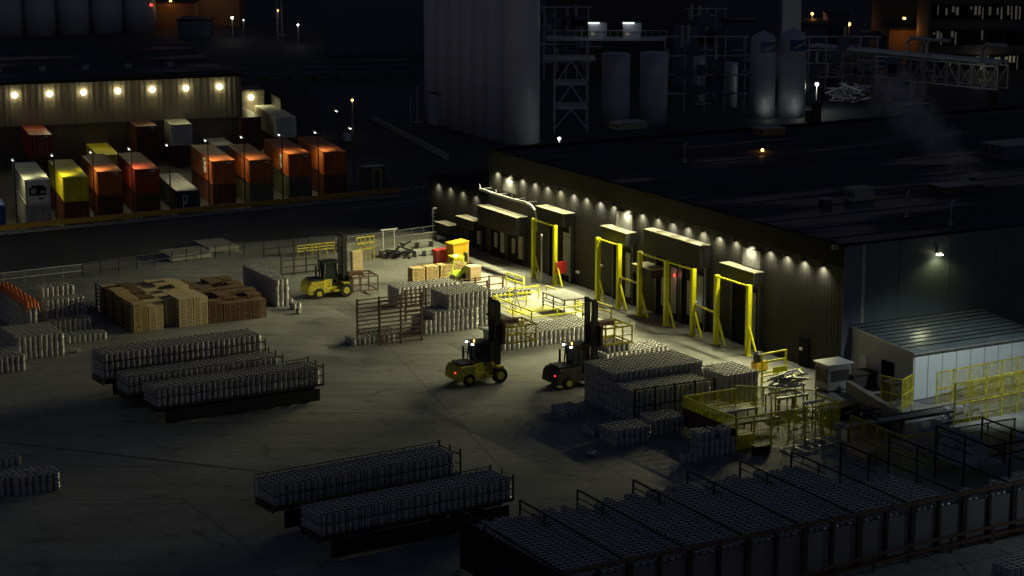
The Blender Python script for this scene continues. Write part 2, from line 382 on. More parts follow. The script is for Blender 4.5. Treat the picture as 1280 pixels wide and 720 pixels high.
# eave lamps
lx = [650, 665.75, 681.25, 697.5, 714.25, 730, 747.5, 764.5, 782.5, 800, 819.5, 838, 856.75, 876.25, 896.25, 917, 937.5, 960, 981, 1002.5, 1026]
ly = lambda x: 218 + (x - 650) * .287
lamp_m = MB().box(-.36, -.05, -.12, .12, -.02, .06, 'steel_dark'); lamp_m.box(-.32, -.1, -.09, .09, -.04, -.021, 'em_warm'); lamp_m.box(-.38, -.35, -.12, .12, -.1, -.021, 'steel_dark'); lamp_m.box(-.36, -.05, -.14, -.11, -.1, -.021, 'steel_dark')
lamp_me = lamp_m.build('eave_lamp', None); lamp_mesh = lamp_me.data; bpy.data.objects.remove(lamp_me)
def wall_lamp(t, z, label, group, E, spot=150, fl=1.0):
    o = bpy.data.objects.new('eave_lamp', lamp_mesh); COL.objects.link(o)
    o.location = C0 + UA * t + Vector((0, 0, z)); o.rotation_euler = (0, 0, ROTA); tag(o, label, 'wall lamp', group)
    light('SPOT', (-.40, 0, -.14), E * random.uniform(1.15, 1.6), (1, .96, random.uniform(.6, .75)), o, .04, 135, 1, (.5, 0, -1)); light('SPOT', (-.45, 0, -.12), E * 5.6 * fl, (1, .94, .5), o, .08, 112, .6, (-1, 0, -.72))
ts = [wallhit(x, ly(x), .3) for x in lx]
t19, z19 = wallhit(617, 209, .3); t18, z18 = wallhit(633, 213.5, .3)
allL = [(wallhit(619, 209.5, .3)), (wallhit(635, 214, .3))] + ts
ZE = EAVE - .25
for i, (t, z) in enumerate(allL):
    wall_lamp(t, ZE, 'small glowing lamp under the long dark eave, %s counting from the far left end' % ORD[i], 'lamps along the long eave', 230, fl=(1.7, 1.9, 2.0, 2.0, 2.0, 2.2, 2.4, 2.5, 2.5, 2.4, 2.0, 1.6, 1.2, .9, .8, .7, .8, .8, .85, .9, .95, 1.0, 1.1)[i] * 1.25)
for i, x in enumerate((545, 560, 575.5, 592)):
    t, z = wallhit(x, 228 + (x - 545) * .31, .3)
    wall_lamp(t, ZL - .1, 'small glowing lamp on the low left wing of the warehouse, %s from its far corner' % ORD[i], 'lamps on the low wing', 90)
# lamp on the green end wall
def end_lamp():
    d = ray(1174, 317); t = (C0 - UA * .4 - Vector((0, 0, H))).dot(UA) / d.dot(UA); p = Vector((0, 0, H)) + d * t
    o = MB().box(-.15, .15, -.1, .2, -.05, .1, 'white_paint').box(-.2, .2, -.22, .1, -.1, -.051, 'em_warm').build('wall_lamp', None, None, p, ROTA)
    tag(o, 'single bright lamp high on the green grey end wall above the shed', 'wall lamp')
    light('SPOT', (0, -.32, -.14), 75, WARM, o, .1, 150, .6, (0, .0, -1))
end_lamp()
# pipe run above the low wing
def pipe():
    o = MB(); P = []
    for (px, py, off) in ((600, 236, 1.2), (620, 243, 1.2), (640, 249, 1.2), (656, 253, 1.2), (664, 257, 1.2), (669, 263, 1.2), (671, 272, 1.2)):
        t, z = wallhit(px, py, off); P.append((-off, t, z))
    P.append((-1.2, P[-1][1], P[-1][2] - 1.2)); o.tube(P, .13, 8)
    for p in P[:4]: o.beam((p[0], p[1], p[2]), (p[0], p[1], p[2] + .45), .07); o.beam((p[0], p[1], p[2]), (0, p[1], p[2]), .06)
    r = o.build('service_pipe', 'white_paint', None, C0, ROTA, smooth=False)
    tag(r, 'white service pipe bending down beside the left dock canopies', 'pipe')
    o = MB(); t, z = wallhit(541, 275, .6); o.tube([(-.6, t, z - 2.2), (-.6, t, z + .9), (-.55, t - .15, z + 1.15), (-.4, t - .4, z + 1.2)], .1, 8)
    for k in range(3): o.beam((-.6, t, z + k * .4), (-.6, t - .5, z + k * .4), .05)
    r = o.build('vent_pipe', 'white_paint', None, C0, ROTA); tag(r, 'short white upright vent pipe at the far corner of the low wing', 'pipe')
pipe()
# rooftop items
def roofbox(px, py, w_, l_, h_, nm, lab, cat, m='bldg', base=None):
    z = TOP - .25 if base is None else base
    o = MB().box(0, w_, 0, l_, 0, h_, m); o.box(-.06, w_ + .06, -.06, l_ + .06, h_, h_ + .08, 'flashing')
    for k in range(3): o.box(-.03, 0, l_ * (.15 + .3 * k), l_ * (.3 + .3 * k), h_ * .3, h_ * .8, 'steel_dark')
    r = o.build(nm, None, None, G(px, py, z), ROTA); tag(r, lab, cat); return r
roofbox(1068, 252, 2.0, 1.4, .9, 'roof_vent', 'pale flat roof vent box near the middle of the dark roof', 'roof vent', 'flashing')
roofbox(1030, 258, .8, .7, .5, 'roof_vent', 'small low roof vent box left of the pale flat one', 'roof vent')
roofbox(775, 163, 3.2, 2, .6, 'roof_hatch', 'pale flat roof hatch behind the tall silos', 'roof hatch', 'flashing')
roofbox(1130, 142, 3.5, 2, .8, 'roof_unit', 'flat grey roof unit near the far edge of the roof', 'roof unit')
roofbox(955, 170, 2.5, 2, .6, 'roof_hatch', 'low pinkish roof hatch left of the steaming chimney', 'roof hatch', 'bldg_tan')
roofbox(1180, 244, 4, 2, .6, 'roof_unit', 'long low roof unit at the right of the roof', 'roof unit')
roofbox(1255, 200, 5, 3, 1.2, 'roof_unit', 'blue grey roof unit by the right edge of the picture', 'roof unit', 'bldg_blue')
for (px, py, h_, lab) in ((1133, 272, 1.9, 'thin pale roof mast with a bent head right of the vent box'), (1188, 282, 1.7, 'thin straight roof mast near the end wall'), (856, 203, 1.6, 'thin dark roof mast far from the eave lamps')):
    o = MB().tube([(0, 0, 0), (0, 0, h_), (.2, .1, h_ + .25)], .07, 6).tube([(0, 0, 0), (0, 0, .25)], .18, 8)
    r = o.build('roof_mast', 'galv', None, G(px, py, TOP - .25)); tag(r, lab, 'mast')
r = MB().lathe([(.12, 0), (.14, .1), (.1, .22), (.02, .26)], 8).build('beacon_lamp', 'em_orange', None, G(953, 189, TOP - .25)); tag(r, 'small orange lamp glowing on the dark roof', 'lamp')
light('POINT', (0, 0, .4), 6, ORANGE, r)
r = MB().box(-.25, .25, -.1, .1, 0, .35).build('corner_lamp', 'door_grey', None, C0 - VA * .5 + UA * .4 + Vector((0, 0, TOP - .3)), ROTA); tag(r, 'unlit grey floodlight at the roof corner', 'floodlight')

# ------------------------------------------------------------------ yellow door guards
def guard(cols, z_off=1.7, lab='', bars=True, col='yellow', wd=.3):
    base = None; T = []
    for (px, py) in cols: T.append(wallhit(px, py, z_off))
    root = empty('door_guard', C0 - VA * z_off + UA * T[0][0], ROTA, label=lab, cat='door guard', group='yellow door guards along the docks')
    z = sum(q[1] for q in T) / len(T)
    for (t, zz) in T:
        y = t - T[0][0]
        p = MB().box(-wd / 2, wd / 2, y - wd / 2, y + wd / 2, .0, z).box(-.28, .28, y - .28, y + .28, 0, .04).build('post', col, root)
        MB().beam((0, y - .1, 2.3), (.0, y - 1.25, .05), .13).build('brace', col, root)
    if bars:
        MB().beam((0, 0, z - .12), (0, T[-1][0] - T[0][0], z - .12), .12).build('crossbar', col, root)
    return root, T
guard(((667, 273), (694, 281)), lab='tall yellow door guard frame with a red hose box, left of the others')
guard(((747.5, 297), (774, 305)), lab='tall yellow door guard frame between the left one and the three post one', wd=.34)
guard(((800, 315), (833.5, 325), (867, 335)), lab='wide yellow door guard with three posts under the long canopy', wd=.34, col='yellow')
guard(((896.5, 344), (936.5, 356)), lab='tall yellow door guard frame nearest the pale shed', wd=.34)
def lowbar(a, c, lab):
    (t0, z0), (t1, z1) = wallhit(*a, off=1.7), wallhit(*c, off=1.7)
    o = MB().beam((0, 0, z0), (0, t1 - t0, z1), .13).beam((0, 0, z0), (.0, .02, .01), .13).beam((0, t1 - t0, z1), (.0, t1 - t0 - .02, .01), .13)
    r = o.build('guard_rail', 'yellow_worn', None, C0 - VA * 1.7 + UA * t0, ROTA); tag(r, lab, 'guard rail', 'low yellow rails between guards')
lowbar((775.5, 347), (798, 354), 'lower yellow rail left of the three post door guard')
lowbar((869, 381), (894, 391), 'lower yellow rail right of the three post door guard')

# ------------------------------------------------------------------ pale shed
def shed():
    P = G(1140, 500)
    # length along u from px 1140 to 1050
    zt = 3.35
    zw = 3.3
    # near eave height from pixel 441
    d = ray(1140, 441); z_near = H + d.z / d.y * P.y
    Q = None; best = 1e9
    for i in range(400):
        L = 5 + i * .05; X, Y, _ = proj(P + UA * L)
        if abs(X - 1050) < best: best = abs(X - 1050); LU = L
    p2 = P + UA * LU; d = ray(1050, 401.5); z_far = H + d.z / d.y * p2.y
    best = 1e9
    for i in range(800):
        L = 5 + i * .05; X, Y, _ = proj(p2 + VA * L + Vector((0, 0, z_far)))
        if abs(X - 1205) < best: best = abs(X - 1205); LV = L
    root = empty('storage_shed', P, ROTA, label='pale grey shed with a wet sheet roof beside the warehouse', cat='shed')
    b = MB(); b.box(0, .1, 0, LU, 0, z_near, None)
    b.add([(0, 0, z_near), (0, LU, z_near), (0, LU, z_far), (.1, 0, z_near), (.1, LU, z_near), (.1, LU, z_far)], [(0, 2, 1), (3, 4, 5), (0, 3, 5, 2), (1, 2, 5, 4)])
    b.build('side_wall', 'shed_side', root)
    b = MB(); b.box(.1, LV, -.05, .05, 0, z_near - .02)
    b.build('front_wall', 'shed_wall', root)
    for i in range(1, 9): 
        x = LV * i / 9; MB().box(x - .03, x + .03, -.08, -.051, 0, z_near - .05).build('wall_seam', 'flashing', root)
    MB().box(LV - .1, LV, .05, LU, 0, z_near).build('side_wall', 'shed_wall', root); MB().box(.1, LV - .1, LU - .1, LU, 0, z_far - .05).build('rear_wall', 'shed_wall', root)
    b = MB(); n = 44; o_ = .25; vs = []
    k = 0
    for i in range(n + 1):
        y = -o_ + (LU + 2 * o_) * i / n; zz = z_near + (z_far - z_near) * (y / LU) + .06
        dz = .0 if i % 2 else .05
        vs += [(-o_, y, zz + dz), (LV + o_, y, zz + dz)]
    b.add(vs, [(2 * i, 2 * i + 1, 2 * i + 3, 2 * i + 2) for i in range(n)]); b.build('roof', 'shed_roof', root)
    for k in range(1, 11):
        y = LU * k / 11; zz = z_near + (z_far - z_near) * (y / LU) + .13
        MB().box(-o_, LV + o_, y - .04, y + .04, zz, zz + .05).build('roof_seam', 'steel_dark', root)
    b = MB(); b.beam((-o_, -o_, z_near + .03), (-o_, LU + o_, z_far + .03), .05, .14); b.beam((-o_, -o_ - .03, z_near + .0), (LV + o_, -o_ - .03, z_near + .0), .08, .14)
    b.build('roof_trim', 'galv', root)
    MB().box(-.06, -.01, LU * .25, LU * .42, .02, 2.2).build('doorway', 'door_dark', root)
    fr = MB().box(-.08, -.01, LU * .62, LU * .72, .4, 2.1).build('door', 'white_paint', root)
    return P, LU, LV, z_near
SHED = shed()

# ------------------------------------------------------------------ kegs
KR, KH = .2, .56
kp = [(.17, 0), (.19, .03), (.2, .07), (.188, .1), (.2, .16), (.2, .24), (.205, .28), (.2, .32), (.2, .4), (.188, .45), (.2, .48), (.197, .54)]
def keg_mesh(n=10):
    b = MB()
    b.lathe([(.17, .0), (.197, .03), (.197, .08), (.168, .11), (.202, .16), (.202, .25), (.185, .28), (.202, .31), (.202, .40), (.168, .45), (.197, .48), (.196, .56)], n, m='keg_steel')
    b.f.pop(); b.m.pop()
    b2 = MB(); 
    k = len(b.v) - n
    # rim, well
    for (r, z) in ((.165, .56), (.158, .50), (.05, .52)):
        for q in range(n):
            t = 2 * math.pi * q / n; b.v.append((r * math.cos(t), r * math.sin(t), z))
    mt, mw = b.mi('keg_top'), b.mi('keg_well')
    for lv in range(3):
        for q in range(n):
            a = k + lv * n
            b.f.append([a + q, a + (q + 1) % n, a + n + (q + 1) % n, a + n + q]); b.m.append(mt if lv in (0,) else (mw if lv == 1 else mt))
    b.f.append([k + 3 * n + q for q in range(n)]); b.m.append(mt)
    return b
KB = keg_mesh()
KB_SIDES = 0
o = KB.build('steel_keg', None); KEG_ME = o.data; KEG_ME.polygons.foreach_set('use_smooth', [len(f) == 4 and i < KB_SIDES for i, f in enumerate(KB.f)]); bpy.data.objects.remove(o)
KEGS = []   # (pos, rot, label, group, top)
def kegblock(P, rot, nx, ny, nz, z0=0.0, label='', px_=.41, py_=.41, drop=0.0, lay=.575, hmap=None, gap_every=0, shell=True, jit=.02):
    X, Y = ax(rot)
    for i in range(nx):
        for j in range(ny):
            h = nz if hmap is None else hmap(i, j)
            if drop and random.random() < drop: h -= 1
            for k in range(h):
                if k < h - 1 and shell and not (i in (0, nx - 1) or j in (0, ny - 1)):
                    if hmap is None or k < h - 2: continue
                gx = (i // gap_every) * .12 if gap_every else 0
                p = P + X * ((i + .5) * px_ + gx + random.uniform(-jit, jit)) + Y * ((j + .5) * py_ + random.uniform(-jit, jit)) + Vector((0, 0, z0 + k * lay - P.z + (0)))
                KEGS.append((p, random.uniform(0, 6.28), (label, i, j), k == h - 1))

def trailer(P, rot, L, W, lab, deck=1.15):
    r = empty('flatbed_trailer', P, rot, label=lab, cat='trailer', group='parked trailers loaded with kegs')
    MB().box(0, L, 0, W, deck - .14, deck).build('deck', 'steel_dark', r)
    b = MB()
    for y in (W * .3, W * .7): b.box(.3, L - .3, y - .07, y + .07, deck - .5, deck - .141)
    b.build('chassis', 'black', r)
    for x in (L - 1.2, L - 2.5, L - 3.8):
        for y in (.18, W - .48):
            MB().lathe([(.3, 0), (.5, .03), (.5, .27), (.3, .3)], 16, (x, y, .5), axis='y').build('wheel', 'rubber', r)
    for y in (.5, W - .5): MB().box(2, 2.14, y - .06, y + .06, 0, deck - .5).build('landing_leg', 'black', r)
    MB().box(.6, L - .3, -.02, .02, .12, deck - .3).build('underside_shade', 'black', r)  # black sheet standing in for the shadow that hides wheels and underside
    n = int(L / .81)
    for y in (-.05, W + .05):
        b = MB()
        for k in range(n + 1): b.beam((k * L / n, y, deck - .1), (k * L / n, y, deck + 1.32), .035)
        b.beam((0, y, deck + 1.3), (L, y, deck + 1.3), .045); b.build('stake_side', 'steel_dark', r)
    b = MB()
    for z in (deck + .5, deck + 1.1): b.beam((L, 0, z), (L, W, z), .06)
    for y in (0.03, W / 2, W - .03): b.beam((L, y, deck), (L, y, deck + 1.45), .08)
    b.build('headboard', 'steel_dark', r)
    b = MB(); b.box(-.05, 0, .1, W - .1, deck - .4, deck - .15); b.build('rear_bumper', 'steel_dark', r)
    return r
RT = R(31)
def tload(corner_px, z_top, xr_px, rot, lab, klab, nz=2, W=2.45, lay=.62, tops=None):
    deck = z_top - nz * lay
    P = G(corner_px[0], corner_px[1], z_top); P.z = 0
    X, Y = ax(rot); L = 5
    while L < 30:
        q = P + X * L + Vector((0, 0, z_top))
        if proj(q)[0] >= xr_px: break
        L += .1
    trailer(P, rot, L, W, lab, deck - .02)
    n = int(L / .405)
    kegblock(P, rot, n, 6, nz, deck, klab, .405, .405, lay=lay, jit=.006, hmap=tops)
tload((195, 487), 2.55, 403, RT, 'flatbed trailer loaded with keg rows, nearest of the left three', 'steel keg in the rows on the nearest of the left trailers')
tload((160, 472), 2.25, 352, RT, 'flatbed trailer with a low keg load between two others', 'steel keg on the middle of the left trailers')
tload((129, 443), 3.15, 330, RT, 'flatbed trailer with the tallest keg load, farthest of the left three', 'steel keg on the farthest of the left trailers', nz=3)
RT2 = R(33.5)
tload((401, 644), 2.7, 641, RT2, 'flatbed trailer loaded with kegs at the bottom centre, nearest the camera', 'steel keg on the dark trailer at the bottom centre, nearest the camera')
tload((343, 608), 2.75, 575, RT2, 'flatbed trailer loaded with kegs at the bottom centre, farther from the camera', 'steel keg on the dark trailer at the bottom centre, behind the nearest one')

# blocks of kegs on the ground
def kb(px, py, nx, ny, nz, lab, rot=ROTA, z=0, **k): kegblock(G(px, py, z), rot, nx, ny, nz, z, lab, **k)
kb(767, 518, 18, 10, 5, 'steel keg in the big lit block right of the dark forklift', drop=0)
kb(793, 531, 15, 8, 4, 'steel keg in the lower block in front of the big lit one', z=0)
kb(906, 510, 7, 8, 4, 'steel keg in the big lit block beside the washing line', z=0)
kb(818, 546, 6, 5, 2, 'steel keg in the two high block near the washing line')
kb(741, 547, 6, 4, 1, 'steel keg in the low row left of the two high block')
kb(706, 524, 4, 5, 1, 'steel keg in the small low patch nearest the dark forklift')
kb(768, 560, 7, 5, 2, 'steel keg in the front row of the low stacks', z=0)
kb(874, 574, 3, 3, 3, 'steel keg in the loose tall cluster by the yellow crate')
kb(894, 571, 4, 3, 3, 'steel keg in the loose tall cluster by the yellow crate', hmap=lambda i, j: 3 if (i + j) % 3 else 2)
kb(852, 581, 3, 1, 1, 'steel keg in a short line on open ground')
kb(628, 439, 21, 8, 2, 'steel keg in the brightly lit two high row behind the raised clamps')
kb(757, 452, 14, 6, 1, 'steel keg in the bright row behind the big block')
kb(530, 419, 12, 6, 3, 'steel keg in the dark stack behind the brown rails', hmap=lambda i, j: 3 if i > 1 else 2)
kb(560, 413, 10, 8, 5, 'steel keg in the tall stack behind the yellow forklift')
kb(497, 386, 14, 5, 3, 'steel keg in the stack behind the brown rails, farther back')
kb(441, 433, 9, 4, 1, 'steel keg in the low row before the brown rails')
kb(452, 425, 7, 3, 1, 'steel keg in the low row before the brown rails')
kb(618, 375, 9, 4, 1, 'steel keg by the yellow platform', z=0.8)
kb(345, 384, 4, 18, 4, 'steel keg in the long stack beside the dark pallets', hmap=lambda i, j: 4 if i < 3 else (2 if j > 3 else 1))
kb(366, 388, 2, 2, 1, 'steel keg in the long stack beside the dark pallets')
# left side
kb(22, 451, 9, 11, 3, 'steel keg in the dark stack at the left edge')
kb(-8, 468, 6, 10, 2, 'steel keg in the dark stack at the left edge')
kb(52, 404, 7, 4, 5, 'steel keg in the stepped stack against the far fence', hmap=lambda i, j: 5)
kb(58, 411, 8, 3, 4, 'steel keg in the stepped stack against the far fence')
kb(66, 420, 8, 3, 2, 'steel keg in the stepped stack against the far fence')
kb(84, 430, 8, 4, 1, 'steel keg in the stepped stack against the far fence')
kb(107, 392, 3, 4, 1, 'steel keg by the slatted pallet racks')
kb(36, 424, 2, 20, 5, 'steel keg under the orange netting at the left edge')
kb(-60, 630, 13, 4, 2, 'steel keg in the short rows at the lower left edge')
kb(18, 621, 7, 4, 2, 'steel keg in the short rows at the lower left edge')
kb(-20, 588, 6, 3, 1, 'steel keg in the single row above the lower left stack')
kb(1262, 738, 6, 4, 2, 'steel keg at the bottom right corner')
kb(1166, 590, 1, 1, 1, 'steel keg among the grey wrapped heap', z=0)

# keg storage bays (bottom right)
RR = R(30.3)
def bays():
    ZT = 3.0; P0 = G(785, 702, ZT); P0.z = 0
    X, Y = ax(RR); BW = 3.72; D = 10.8
    root = empty('storage_rack', P0, RR, label='long brown steel storage rack with open bays full of kegs, bottom right', cat='storage rack')
    N0, N1 = -1, 9
    L = (N1 - N0) * BW; x0 = N0 * BW
    MB().box(x0, N1 * BW, -.12, .12, ZT - .02, ZT + .16).build('top_beam', 'rust_rail', root)
    MB().box(x0, N1 * BW, -.02, .02, .3, ZT - .45).build('back_panel', 'panel_mauve', root)
    MB().box(x0, N1 * BW, -.1, .1, 0, .3).build('base_beam', 'rust', root)
    MB().box(x0 - .06, x0 + .02, .2, D - .1, .1, ZT - .1).build('end_panel', 'black', root)
    for i in range(2 * N0, 2 * N1 + 1):
        x = i * BW / 2; big = i % 2 == 0
        wv = .16 if big else .1
        MB().box(x - wv, x + wv, -.22, -.021, .0, ZT - .021).build('column', 'steel_dark', root)
    for i in range(N0, N1 + 1):
        x = i * BW
        b = MB(); b.beam((x, 0.12, ZT + .02), (x, D, ZT + .3), .08, .09); b.beam((x, 7.5, ZT - .2), (x, D, ZT - .15), .05); b.beam((x, 7.5, ZT - .7), (x, D, ZT - .7), .05)
        for y in (D, D - 2.6): b.beam((x, y, 0), (x, y, ZT + .27), .09)
        b.build('divider', 'black', root)
    for i in range(N0, N1):
        nz = 4
        top = 2.35
        nj = 25
        if i == 5: nj = 14
        if i == 6: nj = 4
        if i >= 7: nj = 6
        kegblock(P0 + X * (i * BW + .12) + Y * .2, RR, 8, nj, 4, .45, 'bay%d' % (i - N0), .43, .41, lay=.56,
                 hmap=(lambda i_, j_, q=nj: 4 if j_ < q - random.choice((0, 1, 2)) else 3), jit=.02)
    return P0, X, Y
RK = bays()

def fallen(px, py, lab):
    o = bpy.data.objects.new('steel_keg', KEG_ME); COL.objects.link(o); o.location = G(px, py, .2); o.rotation_euler = (R(90), 0, random.uniform(0, 6))
    tag(o, lab, 'keg', 'kegs lying loose')
for (px, py, lab) in ((98, 438, 'keg lying on its side in front of the stepped stack'), (372, 388, 'keg lying loose beside the long keg stack'), (846, 583, 'keg lying on open ground left of the short line'),
                      (600, 438, 'keg lying on its side behind the crossing forklift'), (735, 566, 'keg lying loose left of the low stacks')): fallen(px, py, lab)
def place_kegs():
    info = []
    for i, (p, r_, lab, top) in enumerate(KEGS):
        X, Y, d = proj(p + Vector((0, 0, .5)))
        if top and -3 < X < 1283 and -3 < Y < 723: info.append((d, i))
    info.sort(); pick = []
    # every block that shows is represented by its own nearest kegs, never more than 300 in all
    pick = [i for d, i in info[:300]]
    ps = set(pick); n = 0
    for i in pick:
        p, r_, lab, top = KEGS[i]
        o = bpy.data.objects.new('steel_keg', KEG_ME); COL.objects.link(o); o.location = p; o.rotation_euler = (0, 0, r_)
        lab, a_, b_ = lab
        if lab.startswith('bay'):
            q = int(lab[3:]); o['label'] = 'steel keg %s across, %s from the front, in the %s rack bay from the left' % (ORD[a_], ORD[b_], ORD[q]); o['category'] = 'keg'; o['group'] = 'kegs in the open bays of the storage rack'
        else: tag(o, lab + ', %s across, %s deep' % (ORD[a_], ORD[b_]), 'keg', lab.replace('steel keg', 'kegs'))
    bv = np.array(KB.v, dtype=np.float32); nv = len(bv)
    rest = [k for j, k in enumerate(KEGS) if j not in ps]
    ln = np.array([len(f) for f in KB.f]); fl = np.array([q for f in KB.f for q in f], dtype=np.int32)
    V = []; 
    for (p, r_, lab, top) in rest:
        c, s = math.cos(r_), math.sin(r_)
        V.append(np.stack([bv[:, 0] * c - bv[:, 1] * s + p.x, bv[:, 0] * s + bv[:, 1] * c + p.y, bv[:, 2] + p.z], 1))
    V = np.concatenate(V); m = len(rest)
    me = bpy.data.meshes.new('keg_stacks'); me.vertices.add(len(V)); me.vertices.foreach_set('co', V.ravel())
    lv = (fl[None, :] + (np.arange(m) * nv)[:, None]).ravel().astype(np.int32)
    me.loops.add(len(lv)); me.loops.foreach_set('vertex_index', lv)
    lt = np.tile(ln, m).astype(np.int32); ls = np.concatenate([[0], np.cumsum(lt)[:-1]]).astype(np.int32)
    me.polygons.add(len(lt)); me.polygons.foreach_set('loop_start', ls); me.polygons.foreach_set('loop_total', lt)
    for q in KB.mats: me.materials.append(M[q])
    me.polygons.foreach_set('material_index', np.tile(np.array(KB.m, dtype=np.int32), m)); me.polygons.foreach_set('use_smooth', np.tile(np.array([len(f) == 4 and i < KB_SIDES for i, f in enumerate(KB.f)]), m)); me.update(); me.validate()
    o = bpy.data.objects.new('keg_stacks', me); COL.objects.link(o)
    tag(o, 'countless steel kegs standing in dense stacks across the yard', 'kegs', kind='stuff')
    print('kegs', len(KEGS), len(pick))
place_kegs()

# ------------------------------------------------------------------ pallets
PX, PY, PH = 1.2, 1.0, .15
def pallet_mb(m):
    b = MB()
    b.box(0, PX, 0, PY, PH - .045, PH, m)
    for y in (0, PY / 2 - .05, PY - .1):
        b.box(0, PX, y, y + .1, 0.0, .035, m)
        for x in (0, PX / 2 - .07, PX - .14): b.box(x + .03, x + .11, y + .02, y + .08, .036, PH - .042, m)
    return b
PM = {}; PALL = []
for m_ in ('wood', 'wood_dark', 'wood_pale'):
    o = pallet_mb(m_).build('wooden_pallet', None); PM[m_] = o.data; bpy.data.objects.remove(o)
def pstack(P, rot, n, m_, lab, z0=0, shell_lo=0, m_top=None):
    X, Y = ax(rot)
    for k in range(n):
        if k < shell_lo: continue
        lab_k = ('topmost ' if k == n - 1 else ORD[n - 1 - k] + ' from the top, ') + lab
        q = P + X * random.uniform(-.02, .02) + Y * random.uniform(-.02, .02) + Vector((0, 0, z0 + k * (PH + .003)))
        PALL.append((q, rot + random.uniform(-.01, .01), m_, lab_k, k == n - 1))
PB = G(168, 416)
for i in range(9):
    for j in range(8):
        P = PB + VA * (i * 1.26) + UA * (j * 1.06)
        nn = 15 + random.choice((-1, 0, 0, 1))
        m_ = 'wood' if i < 1 else ('wood_pale' if i < 5 else 'wood_dark')
        if i == 1 and j > 1: m_ = 'wood_dark'
        if i == 2 and j > 4: m_ = 'wood'
        if i >= 5: nn = 13 + random.choice((-2, -1, 0))
        if j == 0 and i in (2,): continue
        if i == 1 and j == 0: nn = 13
        if i >= 5 and j == 0: nn = random.choice((10, 12))
        edge = (j <= (1 if i in (1, 2, 3) else 0)) or i == 0 or i == 8 or j == 7
        lo = 0 if edge else nn - 3
        lab = {'wood': 'yellow', 'wood_pale': 'pale', 'wood_dark': 'dark'}[m_] + ' pallet, column %s, row %s, big block' % (ORD[i], ORD[j])
        pstack(P, ROTA, nn, m_, lab, 0, lo)
for i in range(4):   # four stacks by the skip
    P = G(516 + i * 17.5, 357.5 - i * 2.2); names = ['leftmost', 'second from the left', 'second from the right', 'rightmost']
    pstack(P, ROTA, 10, 'wood', 'slatted pallet, %s of four stacks by the skip' % names[i])
def place_pallets():
    info = []
    for i, (p, r_, m_, lab, top) in enumerate(PALL):
        X, Y, d = proj(p); info.append((d - (6 if top else 0), i))
    info.sort(); pick = set(i for d, i in info[:300])
    b = None; V = []; mass = {}
    for i, (p, r_, m_, lab, top) in enumerate(PALL):
        if i in pick:
            o = bpy.data.objects.new('wooden_pallet', PM[m_]); COL.objects.link(o); o.location = p; o.rotation_euler = (0, 0, r_)
            tag(o, lab, 'pallet', 'pallets in the stacks by the skip' if 'skip' in lab else 'pallets in the big pallet block')
    mb = MB(); cache = {k: pallet_mb(k) for k in PM}
    for i, (p, r_, m_, lab, top) in enumerate(PALL):
        if i in pick: continue
        c, s = math.cos(r_), math.sin(r_); src = cache[m_]; k = len(mb.v); mi = mb.mi(m_)
        mb.v += [(x * c - y * s + p.x, x * s + y * c + p.y, z + p.z) for (x, y, z) in src.v]
        mb.f += [[k + q for q in f] for f in src.f]; mb.m += [mi] * len(src.f)
    o = mb.build('pallet_stacks', None); tag(o, 'more wooden pallets deeper in the big pallet block', 'pallets', kind='stuff')
    print('pallets', len(PALL), len(pick))
place_pallets()

def sheets(px, py, w_, l_, h_, lab, m='wood_pale'):
    b = MB()
    for k in range(max(1, int(h_ / .12))): b.box(random.uniform(0, .05), w_ - random.uniform(0, .05), random.uniform(0, .05), l_, .1 + k * .12, .1 + k * .12 + .1)
    for x in (.1, w_ / 2, w_ - .25): b.box(x, x + .12, 0.02, l_ - .05, 0, .095)
    o = b.build('board_pile', m, None, G(px, py), ROTA); tag(o, lab, 'boards')
sheets(213, 328, 4.2, 3.5, .5, 'low pile of pale grey boards behind the pallet block, left of a pair', 'concrete_wall')
sheets(262, 318, 3.0, 4.5, .5, 'low pile of pale grey boards behind the pallet block, right of a pair', 'concrete_wall')
# slatted black racks in front of the pallet block (left face)
def slat_rack(P, rot, L, Hh, n, rails, lab, m='steel_dark', axis='y', nm='slatted_barrier'):
    r = empty(nm, P, rot, label=lab, cat='barrier rack')
    b = MB()
    for k in range(rails):
        z = .15 + (Hh - .2) * k / (rails - 1); e = (0, L, z) if axis == 'y' else (L, 0, z)
        b.beam((0, 0, z), e, .05, .09)
    b.build('rails', m, r)
    for k in range(n + 1):
        q = (0, L * k / n) if axis == 'y' else (L * k / n, 0)
        MB().box(q[0] - .06, q[0] + .06, q[1] - .06, q[1] + .06, 0, Hh + .05).build('post', m, r)
    return r
slat_rack(PB - VA * .25 - UA * .1, ROTA, 8.6, 2.45, 4, 8, 'dark slatted steel barrier along the left face of the pallet block')
slat_rack(G(447, 430), ROTA, 5.6, 3.5, 3, 11, 'tall brown slatted steel barrier at the left end of the rail pens', 'rust', 'x')
slat_rack(G(475, 432.5), ROTA, 3.6, 3.6, 2, 11, 'tall brown slatted steel barrier nearest the low keg row', 'rust', 'x')
slat_rack(G(507, 402), ROTA, 7.5, 2.6, 4, 5, 'brown railing pen behind the tall slatted barriers', 'rust', 'x')
slat_rack(G(352, 345), ROTA, 3.6, 2.0, 3, 4, 'dark slatted rack behind the long keg stack', 'black', 'x')
slat_rack(G(330, 322) , ROTA, 4.5, 1.5, 3, 3, 'low dark railing in the gap behind the pallets', 'black', 'x')
slat_rack(G(577, 352 + 20), ROTA, 4.0, 1.6, 3, 3, 'short brown railing right of the pallet stacks', 'rust', 'x')
slat_rack(G(793, 534), ROTA, 6.4, 2.6, 4, 3, 'thin dark rail along the lower keg block', 'black', 'x')
